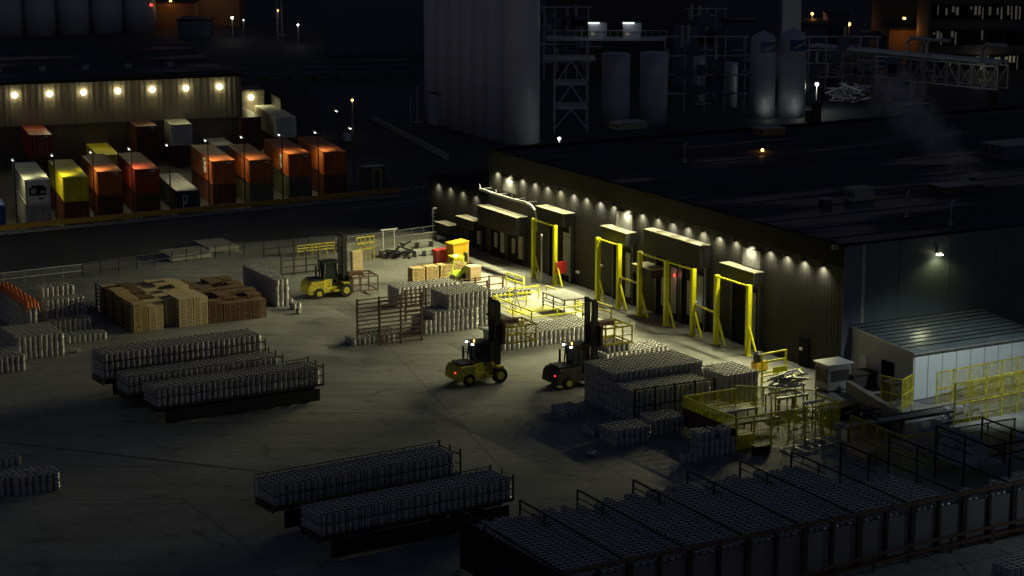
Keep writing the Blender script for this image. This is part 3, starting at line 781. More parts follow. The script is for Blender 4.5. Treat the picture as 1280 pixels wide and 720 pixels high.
# tarpaulined load
def orange_net():
    P = G(36, 424); z = 5 * .575 + .05
    b = MB(); nx, ny = 10, 30; vs = []
    for j in range(ny + 1):
        for i in range(nx + 1):
            x = -.15 + 1.1 * i / nx; y = -.2 + 8.3 * j / ny
            zz = z + .12 * abs(math.sin(i * 1.9 + j * .7)) - (.5 if j == 0 else 0) - (.35 if i in (0, nx) else 0)
            vs.append((x, y, zz))
    fs = [(j * (nx + 1) + i, j * (nx + 1) + i + 1, (j + 1) * (nx + 1) + i + 1, (j + 1) * (nx + 1) + i) for j in range(ny) for i in range(nx)]
    b.add(vs, fs); o = b.build('orange_netting', 'orange_net', None, (P.x, P.y, 0), ROTA)
    s = o.modifiers.new('s', 'SOLIDIFY'); s.thickness = .03
    tag(o, 'bright orange netting draped over a keg stack at the left edge', 'netting')
orange_net()

# ------------------------------------------------------------------ fences round the yard
def rail_fence(pts, h, n, lab, m='galv', rails=2, nm='rail_fence', mesh=False, th=.06):
    o0 = pts[0]; r = empty(nm, (o0.x, o0.y, 0), 0, label=lab, cat='fence')
    b = MB()
    for a, c in zip(pts[:-1], pts[1:]):
        a = a - o0; c = c - o0
        for k in range(rails):
            z = h * (1 - k * .5 / max(1, rails - 1) * 1.0) if rails > 1 else h
            b.beam((a.x, a.y, z), (c.x, c.y, z), th)
        if mesh:
            L = (c - a).length
            for k in range(int(L / .12)):
                q = a.lerp(c, k * .12 / L); b.beam((q.x, q.y, .1), (q.x, q.y, h), .022)
            for k in range(int(h / .25)): b.beam((a.x, a.y, .1 + k * .25), (c.x, c.y, .1 + k * .25), .012)
    b.build('rails', m, r)
    for s_, (a, c) in enumerate(zip(pts[:-1], pts[1:])):
        a = a - o0; c = c - o0
        for k in range(n + (1 if s_ == len(pts) - 2 else 0)):
            q = a.lerp(c, k / n); MB().beam((q.x, q.y, 0), (q.x, q.y, h + .04), th * 1.2).build('post', m, r)
    return r
rail_fence([G(-20, 360), G(103, 346)], 1.15, 5, 'pale brown handrail behind the left keg stacks', 'galv')
rail_fence([G(103, 346), G(215, 330), G(305, 318)], 1.2, 5, 'black handrail behind the pallet block', 'black')
rail_fence([G(420, 314), G(545, 297)], 1.2, 8, 'thin pale handrail along the lit far corner of the yard', 'galv', 2)
rail_fence([G(1000, 742), G(1135, 704), G(1290, 668)], 1.0, 3, 'rusty brown guard rail before the long storage rack', 'rust_rail', 2, 'guard_rail', th=.13)
rail_fence([G(483, 287), G(545, 279)], 1.5, 5, 'faint grey rail beside the dark road', 'steel_dark', 3)
for (px, py, n_, lab) in ((446, 327, 4, 'pair of yellow upright frames behind the far forklift clamp'), (372, 322, 5, 'low yellow barrier beyond the far forklift')):
    rail_fence([G(px, py), G(px + 22 + 8 * (n_ - 4) * 3, py - 3 - 2 * (n_ - 4))], 2.2 if n_ == 4 else 1.1, n_, lab, 'yellow_worn', 3, 'yellow_barrier', False, .09)
def hoop():
    o = MB(); o.beam((0, 0, 0), (0, 0, 2.1), .08); o.beam((1.15, 0, 0), (1.15, 0, 2.1), .08); o.beam((-.25, 0, 2.1), (1.5, 0, 2.1), .12)
    r = o.build('height_bar', 'white_paint', None, G(479, 315), ROTA); tag(r, 'small white goal shaped bar at the far edge of the lit yard', 'barrier bar')
hoop()
# concrete low walls and lit floor clutter of the far corner
def lowwall(p, q, h, lab, m='concrete_wall', t=.2):
    d = (q - p); L = d.length; rot = math.atan2(d.y, d.x)
    o = MB().box(0, L, -t / 2, t / 2, 0, h).box(-.02, L + .02, -t / 2 - .03, t / 2 + .03, h, h + .05).build('low_wall', m, None, p, rot); tag(o, lab, 'wall'); return o
lowwall(G(425, 315), G(545, 299), .7, 'low pale concrete wall closing the lit far corner of the yard')
def bench_lines(px, py, L, lab, m='galv'):
    b = MB()
    for k in range(3): b.box(0, L, k * .35, k * .35 + .22, .55, .6)
    for x in (.1, L / 2, L - .1): b.box(x - .04, x + .04, 0, .92, 0, .549)
    o = b.build('roller_stand', m, None, G(px, py), ROTA); tag(o, lab, 'roller stand')
bench_lines(478, 322, 3.0, 'low pale roller stand left in the lit far corner', 'flashing')
bench_lines(505, 312, 3.2, 'low pale roller stand close to the low wing', 'flashing')
bench_lines(520, 322, 2.2, 'short pale roller stand nearest the red bins', 'flashing')
def pile(px, py, lab, m='black', n=9, s=1.0, nm='scrap_pile', cat='scrap pile'):
    b = MB()
    for i in range(n):
        x, y, z = random.uniform(-.8, .8) * s, random.uniform(-.4, .4) * s, random.uniform(.1, .9) * s
        a = random.uniform(0, 3.1); d = Vector((math.cos(a), math.sin(a), random.uniform(-.5, .5))) * .55 * s
        b.beam((x - d.x, y - d.y, max(.04, z - d.z)), (x + d.x, y + d.y, max(.04, z + d.z)), .12 * s, .09 * s)
    o = b.build(nm, m, None, G(px, py)); tag(o, lab, cat)
pile(500, 322, 'dark tangle of machine parts in the lit far corner', n=16, s=1.3)

# ------------------------------------------------------------------ skip, bins, parcels
def skip():
    P = G(566, 335); r = empty('yellow_skip', P, ROTA, label='tall yellow tipping skip standing by the low wing', cat='skip')
    b = MB(); pr = [(.45, .2), (1.65, .2), (1.65, 2.35), (0.0, 2.15), (.1, 1.2)]
    W = 1.5
    vs = [(x, 0, z) for x, z in pr] + [(x, W, z) for x, z in pr]
    b.add(vs, [(0, 1, 2, 3, 4), (9, 8, 7, 6, 5)] + [((i + 1) % 5, i, i + 5, (i + 1) % 5 + 5) for i in range(5)])
    b.build('body', 'yellow_deep', r, bevel=.04); MB().box(.4, 1.6, .15, W - .15, 0, .2).build('base', 'yellow_deep', r)
    MB().beam((0, -.06, 2.15), (1.66, -.06, 2.35), .1).build('rim', 'yellow_deep', r)
    for i, (px, lb) in enumerate(((546, 'red plastic wheelie bin on the left of a pair'), (555, 'red plastic wheelie bin touching the yellow skip'))):
        q = G(px, 333 - i * 1.3); r = empty('red_bin', q, ROTA, label=lb, cat='bin', group='red bins by the yellow skip')
        b = MB(); b.add([(.05, .05, 0), (.7, .05, 0), (.7, .85, 0), (.05, .85, 0), (0, 0, 1.35), (.78, 0, 1.35), (.78, .9, 1.35), (0, .9, 1.35)],
                        [(3, 2, 1, 0), (4, 5, 6, 7), (0, 1, 5, 4), (1, 2, 6, 5), (2, 3, 7, 6), (3, 0, 4, 7)]); b.build('body', 'red', r, bevel=.04)
        MB().add([(-.04, -.04, 1.36), (.82, -.04, 1.36), (.82, .94, 1.36), (-.04, .94, 1.36), (.1, .1, 1.52), (.7, .1, 1.52), (.7, .8, 1.5), (.1, .8, 1.5)],
                 [(3, 2, 1, 0), (4, 5, 6, 7), (0, 1, 5, 4), (1, 2, 6, 5), (2, 3, 7, 6), (3, 0, 4, 7)]) 
        l = MB(); l.box(-.04, .82, -.04, .94, 1.36, 1.46); l.build('lid', 'red', r, bevel=.03)
skip()
def crate(px, py, w_, l_, h_, m, nm, lab, cat, rot=ROTA, lid=None):
    r = empty(nm, G(px, py), rot, label=lab, cat=cat)
    MB().box(0, w_, 0, l_, .1, h_).build('body', m, r, bevel=.03); 
    for y in (0.02, l_ - .14): MB().box(.02, w_ - .02, y, y + .12, 0, .1).build('skid', 'wood_dark', r)
    b = MB(); b.box(-.02, w_ + .02, -.02, l_ + .02, h_, h_ + .05)
    b.build('lid', lid or m, r); return r
crate(588, 352, 1.1, 1.0, 1.25, 'cardboard', 'cardboard_parcel', 'strapped tan carton on a pallet beside the pallet stacks', 'carton', lid='wood_pale')
crate(441, 343, 1.0, .5, 2.0, 'cardboard', 'cardboard_parcel', 'tall tan carton stack standing behind the far forklift mast', 'carton', lid='wood_pale')
crate(925, 563, 1.05, 1.1, .95, 'yellow_worn', 'yellow_crate', 'yellow metal crate at the corner of the washing line', 'crate')
crate(945, 571, 1.1, .55, .6, 'black', 'black_tub', 'low black tub on the ground right of the yellow crate', 'tub')
crate(684, 366, .9, .6, 1.0, 'red', 'red_cabinet', 'red cabinet at the foot of the left door guard', 'cabinet')
bpy.data.objects['red_cabinet'].location = C0 - VA * 1.75 + UA * wallhit(697, 362, 1.75)[0] + Vector((0, 0, 1.0))

# ------------------------------------------------------------------ forklifts
def wheel(r, x, y, rad, wd, parent):
    o = MB().lathe([(rad * .5, 0), (rad * .93, .0), (rad, .05), (rad, wd - .05), (rad * .93, wd), (rad * .5, wd)], 20, (x, y, rad), axis='y').build('wheel', 'rubber', parent)
    for yy in (y - .012, y + wd + .012 - .02):
        MB().lathe([(rad * .2, 0), (rad * .48, .0), (rad * .48, .02), (.03, .02)], 12, (x, yy, rad), axis='y').build('rim', 'yellow_worn', o)
def forklift(P, rot, lab, mast_h=5.4, lift=1.6, col='yellow_worn', cage='yellow_worn', load=0, tail=True, lights=True, klab=''):
    r = empty('forklift', P, rot, label=lab, cat='forklift', group='keg handling forklifts')
    # local: x forward, y left, origin under rear centre
    b = MB()
    # counterweight
    pr = [(-.1, .45), (.0, 1.15), (.25, 1.45), (1.5, 1.5), (1.5, .4), (.2, .35)]
    n = len(pr); vs = [(x, -1.05, z) for x, z in pr] + [(x, 1.05, z) for x, z in pr]
    b.add(vs, [tuple(range(n)), tuple(range(2 * n - 1, n - 1, -1))] + [(i, i + n, (i + 1) % n + n, (i + 1) % n) for i in range(n)])
    b.build('counterweight', col, r, bevel=.08)
    b = MB(); b.box(1.5, 3.6, -.95, .95, .45, .95); b.box(1.5, 2.2, -.8, .8, .95, 1.55); b.box(2.2, 3.3, -1.15, -.95, .5, .72); b.box(2.2, 3.3, .95, 1.15, .5, .72)
    b.box(3.1, 3.7, -1.1, 1.1, 1.0, 1.25)
    b.build('chassis', col, r, bevel=.04)
    MB().box(.35, 1.45, -.75, .75, 1.5, 1.62).build('engine_grille', 'black', r)
    MB().tube([(1.35, .9, 1.5), (1.35, .9, 2.5)], .09, 8).build('exhaust', 'black', r)
    # cab
    c = MB()
    for (x, y) in ((1.55, -.62), (1.55, .62), (2.85, -.62), (2.85, .62)): c.beam((x, y, 1.5 if x < 2 else 1.0), (x + (.1 if x < 2 else -.25), y * .92, 2.9), .1)
    c.box(1.5, 2.9, -.68, .68, 2.9, 3.02); cab = c.build('cab_frame', 'black', r)
    MB().box(1.66, 2.72, -.57, .57, 1.5, 2.88).build('cab_glass', 'glass', cab)
    MB().box(1.58, 2.8, -.56, .56, 1.45, 1.52).build('floor_pan', 'black', cab)
    for y in (-1.12, .78): wheel(r, .95, y, .46, .36, r)
    for y in (-1.22, .74): wheel(r, 3.35, y, .58, .48, r)
    for y in (-1.14, 1.06): MB().lathe([(.62, 0), (.7, 0), (.7, .08), (.62, .08)], 16, (3.35, y, .58), axis='y') 
    m = MB()
    for y in (-.62, .44): 
        m.box(3.25, 3.5, y, y + .22, .9 if False else .25, mast_h); m.box(3.51, 3.65, y + .03, y + .19, .25, mast_h * .97)
    for z in (.4, mast_h * .45, mast_h - .2): m.box(3.23, 3.4, -.44, .46, z, z + .16)
    for y in (-.25, .12): m.box(3.31, 3.41, y, y + .12, .3, mast_h * .8)
    m.box(3.1, 3.5, -.75, -.63, mast_h * .5, mast_h * .53); m.box(3.1, 3.5, .63, .75, mast_h * .78, mast_h * .8)
    m.build('mast', 'black', r)
    m = MB()
    for y in (-.1, .02): m.tube([(3.45, y, .5), (3.45, y, mast_h * .95)], .03, 6)
    m.build('lift_chain', 'galv', r); MB().tube([(2.9, .35, 2.4), (3.2, .4, 2.9), (3.4, .3, 2.2), (3.42, .3, 1.2)], .04, 6).build('hose', 'rubber', r)
    MB().box(-.02, .0, -.5, .5, .75, 1.0).build('warning_plate', 'door_dark', r)
    # keg clamp cage
    k = MB(); z0, z1 = lift, lift + 1.35; x0, x1 = 3.95, 6.2; W = 1.15
    for y in (-W, 0, W):
        k.beam((x0, y, z1), (x1, y, z1), .11); 
    for x in (x0, (x0 + x1) / 2, x1): k.beam((x, -W, z1), (x, W, z1), .11)
    for x in (x0, x0 + .72, x0 + 1.43, x1):
        for y in (-W, W): k.beam((x, y, z0), (x, y, z1), .09)
    for y in (-W, W): k.beam((x0, y, z0 + .15), (x1, y, z0 + .15), .12); k.beam((x0, y, z0 + .7), (x1, y, z0 + .7), .05)
    k.beam((x1, -W, z0 + .15), (x1, W, z0 + .15), .1)
    k.build('keg_clamp', cage, r)
    MB().box(3.7, 3.94, -.8, .8, z0, z1 + .2).box(3.95, 5.2, -.35, .35, z1 + .06, z1 + .3).build('carriage', 'rust', r)
    if load:
        for i in range(5):
            for j in range(6):
                o = bpy.data.objects.new('steel_keg', KEG_ME); COL.objects.link(o)
                X, Y = ax(rot); o.location = P + X * (x0 + .25 + i * .42) + Y * (-1.05 + j * .42) + Vector((0, 0, z0 - .5)); tag(o, 'steel keg in the forklift clamp, %s forward, %s from the near side' % (ORD[i], ORD[j]), 'keg', klab.replace('steel keg', 'kegs'))
    if tail:
        MB().box(-.1, -.02, -.8, -.73, 1.02, 1.09).build('tail_light', 'em_red', r); MB().box(-.1, -.02, .73, .8, 1.02, 1.09).build('tail_light', 'red', r)
    if lights:
        for y in (-.55, .45): MB().box(1.36, 1.5, y, y + .1, 2.88, 2.96).build('work_light', 'em_white', r)
        MB().lathe([(.05, 0), (.06, .1), (.02, .14)], 8, (1.75, -.1, 3.02)).build('beacon', 'em_amber', r)
        light('SPOT', (1.3, 0, 2.9), 14, (1, .95, .85), r, .05, 120, .8, (-1, 0, -.8))
    return r
def fork_at(rear_px, rot, **k):
    X, Y = ax(rot); P = G(*rear_px) + Y * 1.05; return forklift(P, rot, **k)
fork_at((572, 485), R(26), lab='yellow forklift with lit cab lamps crossing the open yard', lift=2.75, mast_h=6.0)
fork_at((697, 489), R(30), lab='dark forklift half hidden behind the big keg block', lift=2.75, mast_h=6.2, col='steel_dark', load=1, klab='steel keg hanging in the clamp of the half hidden forklift')
fork_at((386, 375), R(24), lab='yellow forklift parked beside the long keg stack with its clamp lowered', lift=.25, mast_h=5.3, tail=False, lights=False, cage='rust_rail')
def lime_vehicle():
    P = G(560, 352); r = empty('small_truck', P, ROTA, label='small lime green lift truck behind the pallet stacks', cat='lift truck')
    MB().box(0, 2.0, 0, 1.2, .3, .95).build('body', 'lime', r, bevel=.05); b = MB()
    for (x, y) in ((.5, .08), (.5, 1.12), (1.7, .08), (1.7, 1.12)): b.beam((x, y, .9), (x + (.2 if x < 1 else -.15), y, 2.0), .1)
    b.build('cab_frame', 'lime', r); MB().box(.6, 1.65, 0, 1.2, 2.0, 2.1).build('cab_roof', 'lime', r)
    for x in (.4, 1.6):
        for y in (-.1, 1.1): MB().lathe([(.15, 0), (.3, 0), (.3, .2), (.15, .2)], 14, (x, y, .3), axis='y').build('wheel', 'rubber', r)
    MB().box(2.0, 2.15, .3, .9, .2, 2.3).build('mast', 'black', r)
    MB().box(1.0, 1.2, .5, .7, 2.1, 2.2).build('work_light', 'em_warm', r)
lime_vehicle()

# ------------------------------------------------------------------ yellow platform between the guards
def platform():
    P = G(664, 415); r = empty('loading_platform', P, ROTA, label='grey loading platform with bright yellow handrails in front of the docks', cat='platform')
    LX, LY = 4.9, 8.5
    MB().box(0, LX, 0, LY, 0, .55).build('slab', 'concrete_wall', r)
    def rail(pts, nm='handrail'):
        b = MB()
        for a, c in zip(pts[:-1], pts[1:]):
            for z in (1.65, 1.15): b.beam((*a, z), (*c, z), .09)
            L = (Vector(c) - Vector(a)).length; n = max(1, int(L / 2.2))
            for k in range(n + 1): q = Vector(a).lerp(Vector(c), k / n); b.beam((q.x, q.y, .5), (q.x, q.y, 1.68), .09)
        b.build(nm, 'yellow', r)
    rail([(0.1, 0.1), (4.8, .1), (4.8, 1.2)]); rail([(.1, .1), (.1, 3.2), (.1, 6.0)]); rail([(0.1, 6.5), (3.2, 6.5)])
    rail([(2.6, 8.3), (5.4, 8.3)])
    # floor stains and plates
    MB().box(.6, 2.6, 1.2, 2.0, .551, .57).build('floor_plate', 'steel_dark', r); MB().box(.6, 4.6, 3.6, 5.6, .551, .57).build('floor_plate', 'yellow_worn', r)
    # steel table
    q = G(705, 375, 1.8); q.z = .55; t = empty('roller_table', q, ROTA, label='dark ribbed roller table standing on the loading platform', cat='table')
    b = MB(); b.box(0, 2.2, 0, 3.6, 1.15, 1.22)
    b.build('top', 'steel_dark', t)
    b = MB()
    for k in range(12): b.tube([(0.05, .15 + k * .3, 1.25), (2.15, .15 + k * .3, 1.25)], .035, 6)
    b.build('rollers', 'galv', t)
    for x in (.05, 2.1):
        for y in (.05, 1.8, 3.5): MB().beam((x, y, 0), (x, y, 1.15), .09).build('leg', 'steel_dark', t)
    b = MB()
    for z in (.3, .6, .85): b.beam((0, 0, z), (0, 3.6, z), .05)
    b.build('side_rails', 'galv', t)
    # tripod hoist
    q = G(644, 390, .55); t = empty('tripod_stand', q, ROTA, label='thin pale tripod stand on the loading platform', cat='stand')
    for k in range(3):
        a = 2.1 * k; MB().beam((math.cos(a) * .6, math.sin(a) * .6, 0), (0, 0, 1.5), .06).build('leg', 'galv', t)
    MB().beam((0, 0, 1.5), (0, 0, 2.6), .08).box(-.12, .12, -.1, .1, 1.5, 1.75).build('mast', 'galv', t)
    t = MB().tube([(0, 0, 0), (0, 0, 4.2)], .06, 8).lathe([(.09, 4.2), (.1, 4.3), (.02, 4.4)], 8)
    o = t.build('pole', 'galv', None, C0 - VA * 2.4 + UA * wallhit(677, 300, 2.4)[0], ROTA); tag(o, 'slim grey pole standing between the posts of the left door guard', 'pole')
platform()
rail_fence([G(633, 356), G(655, 363), G(655, 372)], 1.1, 2, 'yellow handrail left of the left door guard', 'yellow', 2, 'handrail', th=.09)
rail_fence([G(683, 372), G(764, 398)], 1.0, 4, 'yellow handrail along the wall between two door guards', 'yellow_worn', 2, 'handrail', th=.09)

# ------------------------------------------------------------------ washing line on the right
def washing_line():
    P = G(920, 566)
    r = empty('guard_cage', P, ROTA, label='yellow mesh safety cage round the keg washing line', cat='safety cage')
    LU, LV, hh = 6.2, 8.2, 2.3
    def side(a, c, n, h=hh, m='yellow'):
        b = MB(); a = Vector((*a, 0)); c = Vector((*c, 0)); L = (c - a).length
        b.beam((a.x, a.y, h), (c.x, c.y, h), .07); b.beam((a.x, a.y, .2), (c.x, c.y, .2), .05); b.beam((a.x, a.y, h * .55), (c.x, c.y, h * .55), .04)
        for k in range(int(L / .11)): q = a.lerp(c, k * .11 / L); b.beam((q.x, q.y, .2), (q.x, q.y, h), .022)
        b.build('mesh_panel', m, r)
        for k in range(n + 1): q = a.lerp(c, k / n); MB().beam((q.x, q.y, 0), (q.x, q.y, h + .03), .09).build('post', m, r)
    side((0, 0), (LV, 0), 6); side((0, 0), (0, LU), 4); side((0, LU), (4.2, LU), 3); side((4.2, LU), (LV, 2.6), 4, 2.5); side((LV, 0), (LV, 2.6), 1)
    MB().box(-.1, 0-.06, 0, LU, .3, 1.6).build('side_panel', 'rust', r)
    def conv(px, py, z, w_, l_, lab, m='panel_silver', fr='white_paint', legs=True, roll=True, nm='roller_conveyor', rot=ROTA):
        q = G(px, py, z); t = empty(nm, (q.x, q.y, 0), rot, label=lab, cat='conveyor')
        sw = .14 if roll else .3; MB().box(0, w_, 0, sw, z - .16, z).build('side_frame', fr, t); MB().box(0, w_, l_ - sw, l_, z - .16, z).build('side_frame', fr, t)
        if roll:
            b = MB(); n = int(w_ / .16)
            for k in range(n): b.tube([(.08 + k * .16, .14, z - .08), (.08 + k * .16, l_ - .14, z - .08)], .045, 6)
            b.build('rollers', m, t)
        if legs:
            for x in (.1, w_ / 2, w_ - .1):
                for y in (.07, l_ - .07): MB().beam((x, y, 0), (x, y, z - .16), .08).build('leg', 'steel_dark', t)
        return t
    conv(893, 517, 1.1, 3.6, 1.2, 'roller conveyor with a pale tube side nearest the two high keg block', fr='tank_white')
    conv(875, 508, 1.1, 2.2, .8, 'short roller conveyor at the back left of the cage', fr='tank_white')
    conv(905, 532, .9, 4.5, 1.0, 'dark lower conveyor bed along the front of the cage', fr='steel_dark')
    conv(964, 486, 1.5, 2.9, 1.1, 'brightly lit white conveyor frame beside the door guard', roll=False, fr='white_paint')
    conv(1028, 511, 1.9, 1.6, 2.2, 'white framed lift table with a lit square top', fr='white_paint', roll=False)
    conv(972, 498, 1.3, 2.6, 1.6, 'cluttered roller conveyor in the middle of the line', fr='galv')
    conv(1060, 535, 1.0, 9, 1.3, 'long dark conveyor running right from the cage', fr='steel_dark', m='galv')
    # machines
    def machine(px, py, w_, l_, h_, lab, m='door_grey', top='white_paint', nm='washing_machine'):
        t = empty(nm, G(px, py), ROTA, label=lab, cat='machine')
        MB().box(0, w_, 0, l_, .15, h_).build('housing', m, t, bevel=.03)
        MB().box(-.12, w_ + .12, -.12, l_ + .12, h_ + .003, h_ + .08).build('cover', top, t)
        b = MB()
        for k in range(2): b.box(-.03, -.001, l_ * (.1 + .45 * k), l_ * (.45 + .45 * k), h_ * .35, h_ * .85)
        b.box(w_ * .1, w_ * .9, -.03, -.001, h_ * .4, h_ * .8); b.build('access_panel', 'steel_dark', t)
        for x in (.05, w_ - .05):
            for y in (.05, l_ - .05): MB().box(x - .04, x + .04, y - .04, y + .04, 0, .149).build('foot', 'black', t)
        return t
    machine(1035, 492, 2.0, 1.6, 2.0, 'grey machine housing under a bright white flat cover')
    machine(1066, 489, 2.2, 1.2, 1.1, 'low dark machine box right of the covered one', 'steel_dark', 'steel_dark')
    machine(1040, 528, 2.4, 1.2, .9, 'dark machine box at the foot of the lift table', 'steel_dark', 'rust')
    machine(1112, 503, 1.0, .9, 1.3, 'dark machine with bare pipes before the shed wall', 'black', 'steel_dark')
    pile(1118, 495, 'bundle of dark pipes before the shed wall', 'steel_dark', 10, .8)
    pile(985, 505, 'silvery clutter of pipes over the middle conveyor', 'galv', 22, 1.2)
    bpy.data.objects['scrap_pile.002'].location.z = 1.2
    pile(1010, 520, 'pale jumble of brackets under the lift table', 'galv', 14, .9)
    pile(1000, 545, 'loose steel bits on the ground before the cage', 'galv', 8, .7)
    pile(1098, 540, 'dark tangle of parts beside the long conveyor', 'steel_dark', 16, 1.0)
    pile(1078, 527, 'dark heap of frames by the long conveyor', 'steel_dark', 16, 1.1)
    # yellow barrier frame
    t = empty('yellow_gate', G(952, 482), ROTA, label='bright yellow tubular gate at the end of the keg block', cat='gate')
    b = MB()
    for z in (.9, 1.7, 2.3): b.beam((0, 0, z), (2.3, .3, z), .11)
    b.build('bars', 'yellow', t)
    for x in (0, 2.3): MB().beam((x, x * .13, 0), (x, x * .13, 2.33), .13).build('post', 'yellow', t)
    MB().box(.8, 2.0, -.3, -.2, .2, 1.3).build('panel', 'yellow', t)
    t = empty('yellow_pump', G(945, 466), ROTA, label='orange yellow pump unit at the foot of the last door guard', cat='pump')
    MB().box(0, 1.1, 0, .7, .1, .7).build('base', 'yellow_deep', t, bevel=.05); MB().lathe([(.2, 0), (.35, .1), (.35, .6), (.15, .8)], 12, (.4, .35, .7)).build('motor', 'black', t)
    t = empty('control_post', G(1048, 560), ROTA, label='pale green control pedestal outside the cage', cat='pedestal')
    MB().lathe([(.28, 0), (.25, .5), (.12, .6), (.12, 1.2), (.2, 1.3)], 10).build('column', 'lime' if False else 'flashing', t); MB().box(-.3, .3, -.2, .2, 1.3, 1.7).build('head', 'flashing', t, bevel=.04)
    # frames lying on ground
    for (px, py, lab) in ((992, 570, 'rectangular grey steel frame lying on the ground, left of a pair'), (1025, 560, 'rectangular grey steel frame lying on the ground, right of a pair')):
        t = MB()
        for (a, c) in (((0, 0), (2, 0)), ((0, 1.5), (2, 1.5)), ((0, 0), (0, 1.5)), ((2, 0), (2, 1.5)), ((1, 0), (1, 1.5))): t.beam((*a, .12), (*c, .12), .09)
        o = t.build('steel_grid', 'galv', None, G(px, py), ROTA); tag(o, lab, 'grid', 'steel grids on the ground')
    # traffic light
    t = empty('signal_post', G(1156, 572), 0, label='thin post with a small green signal light near the storage rack', cat='signal')
    MB().tube([(0, 0, 0), (0, 0, 1.5)], .05, 6).build('post', 'black', t); MB().box(-.13, .13, -.1, .1, 1.1, 1.7).build('housing', 'black', t)
    MB().lathe([(.05, -.14), (.09, -.11)], 10, (0, 0, 1.35), axis='y').build('green_light', 'em_green', t)
    # stacked boards
    t = MB()
    for k in range(7): t.box(k * .19, k * .19 + .1, 0, 2.0, .05, .75)
    t.box(0, 1.3, .2, .4, 0, .05); t.box(0, 1.3, 1.5, 1.7, 0, .05)
    o = t.build('board_stack', 'wood_pale', None, G(1083, 579), ROTA); tag(o, 'upright pale boards leaning in a row behind the storage rack', 'boards')
washing_line()
# yellow mesh fences on the right
rail_fence([G(1062, 562), G(1128, 591), G(1128, 591) + VA * 9], 2.3, 4, 'yellow mesh fence cornering behind the storage rack', 'yellow_worn', 2, 'mesh_fence', True, .08)
rail_fence([G(1170, 508), G(1290, 484)], 2.4, 6, 'tall yellow mesh fence standing before the pale shed', 'yellow_worn', 2, 'mesh_fence', True, .08)
rail_fence([G(1192, 532), G(1290, 512)], 2.9, 5, 'tall yellow mesh fence in front of the shed fence', 'yellow_worn', 2, 'mesh_fence', True, .08)
rail_fence([G(1100, 508), G(1127, 514), G(1140, 506)], 2.2, 2, 'small yellow mesh pen at the shed corner', 'yellow_worn', 2, 'mesh_fence', True, .08)
rail_fence([G(952, 497), G(1002, 486)], 1.5, 3, 'yellow fence behind the lit conveyor frame', 'yellow', 3, 'mesh_fence', False, .08)
lowwall(G(1140, 522), G(1290, 493), .5, 'low tan kerb wall under the yellow fences', 'beige_clad', .3)
lowwall(G(1060, 492), G(1128, 535), .9, 'narrow pale walkway wall running down to the mesh fence', 'beige_clad', .35)
def wrapped(px, py, lab, n=14, sx=1.6, sy=3.2, sz=.9, z=.0, m='grey_wrap'):
    # lumpy heap of wrapped kegs: a displaced height field
    b = MB(); N = 34; K = 46; vs = []; rs = random.Random(int(px))
    bl = [(rs.uniform(.2, .8) * sx, rs.uniform(.12, .88) * sy, rs.uniform(.22, .5), rs.uniform(.45, 1) * sz) for _ in range(n)]
    for j in range(K + 1):
        for i in range(N + 1):
            x, y = sx * i / N, sy * j / K; e = min(1, 6 * min(i, N - i) / N) * min(1, 6 * min(j, K - j) / K)
            h = 0
            for (a, c, rr, hh) in bl:
                q = 1 - ((x - a) ** 2 + (y - c) ** 2) / rr ** 2
                if q > 0: h = max(h, hh * q ** .45)
            vs.append((x, y, z + h * e + .05 * e * rs.random()))
    fs = [(j * (N + 1) + i, j * (N + 1) + i + 1, (j + 1) * (N + 1) + i + 1, (j + 1) * (N + 1) + i) for j in range(K) for i in range(N)]
    b.add(vs, fs); o = b.build('wrapped_heap', m, None, G(px, py), ROTA, smooth=True); tag(o, lab, 'heap')
wrapped(1208, 606, 'long grey heap of shrink wrapped kegs in the last rack bay', 110, 3.0, 6.5, 1.5, 1.0)
wrapped(1178, 533, 'low grey heap of wrapped parts on the conveyor behind the yellow posts', 14, 4.2, 1.6, .9, .3)
def bigpipe():
    d = MB().tube([(0, 0, .9), (5, 0, .9)], .28, 14, 'tank_white'); d.box(.4, .7, -.3, .3, 0, .65, 'steel_dark'); d.box(3.4, 3.7, -.3, .3, 0, .65, 'steel_dark')
    o = d.build('lying_tube', None, None, G(1243, 567), ROTA); tag(o, 'pale horizontal tube on feet at the right edge', 'tube')
    b = MB().box(0, 8, 0, .08, 1.2, 1.35); b.box(0, 8, 0, .08, .6, .7)
    for k in range(5): b.box(k * 1.9, k * 1.9 + .12, -.02, .1, 0, 1.4)
    o = b.build('dark_barrier', 'black', None, G(1225, 585), ROTA + R(90 - 0) * 0); tag(o, 'dark rail barrier below the pale tube', 'barrier')
bigpipe()

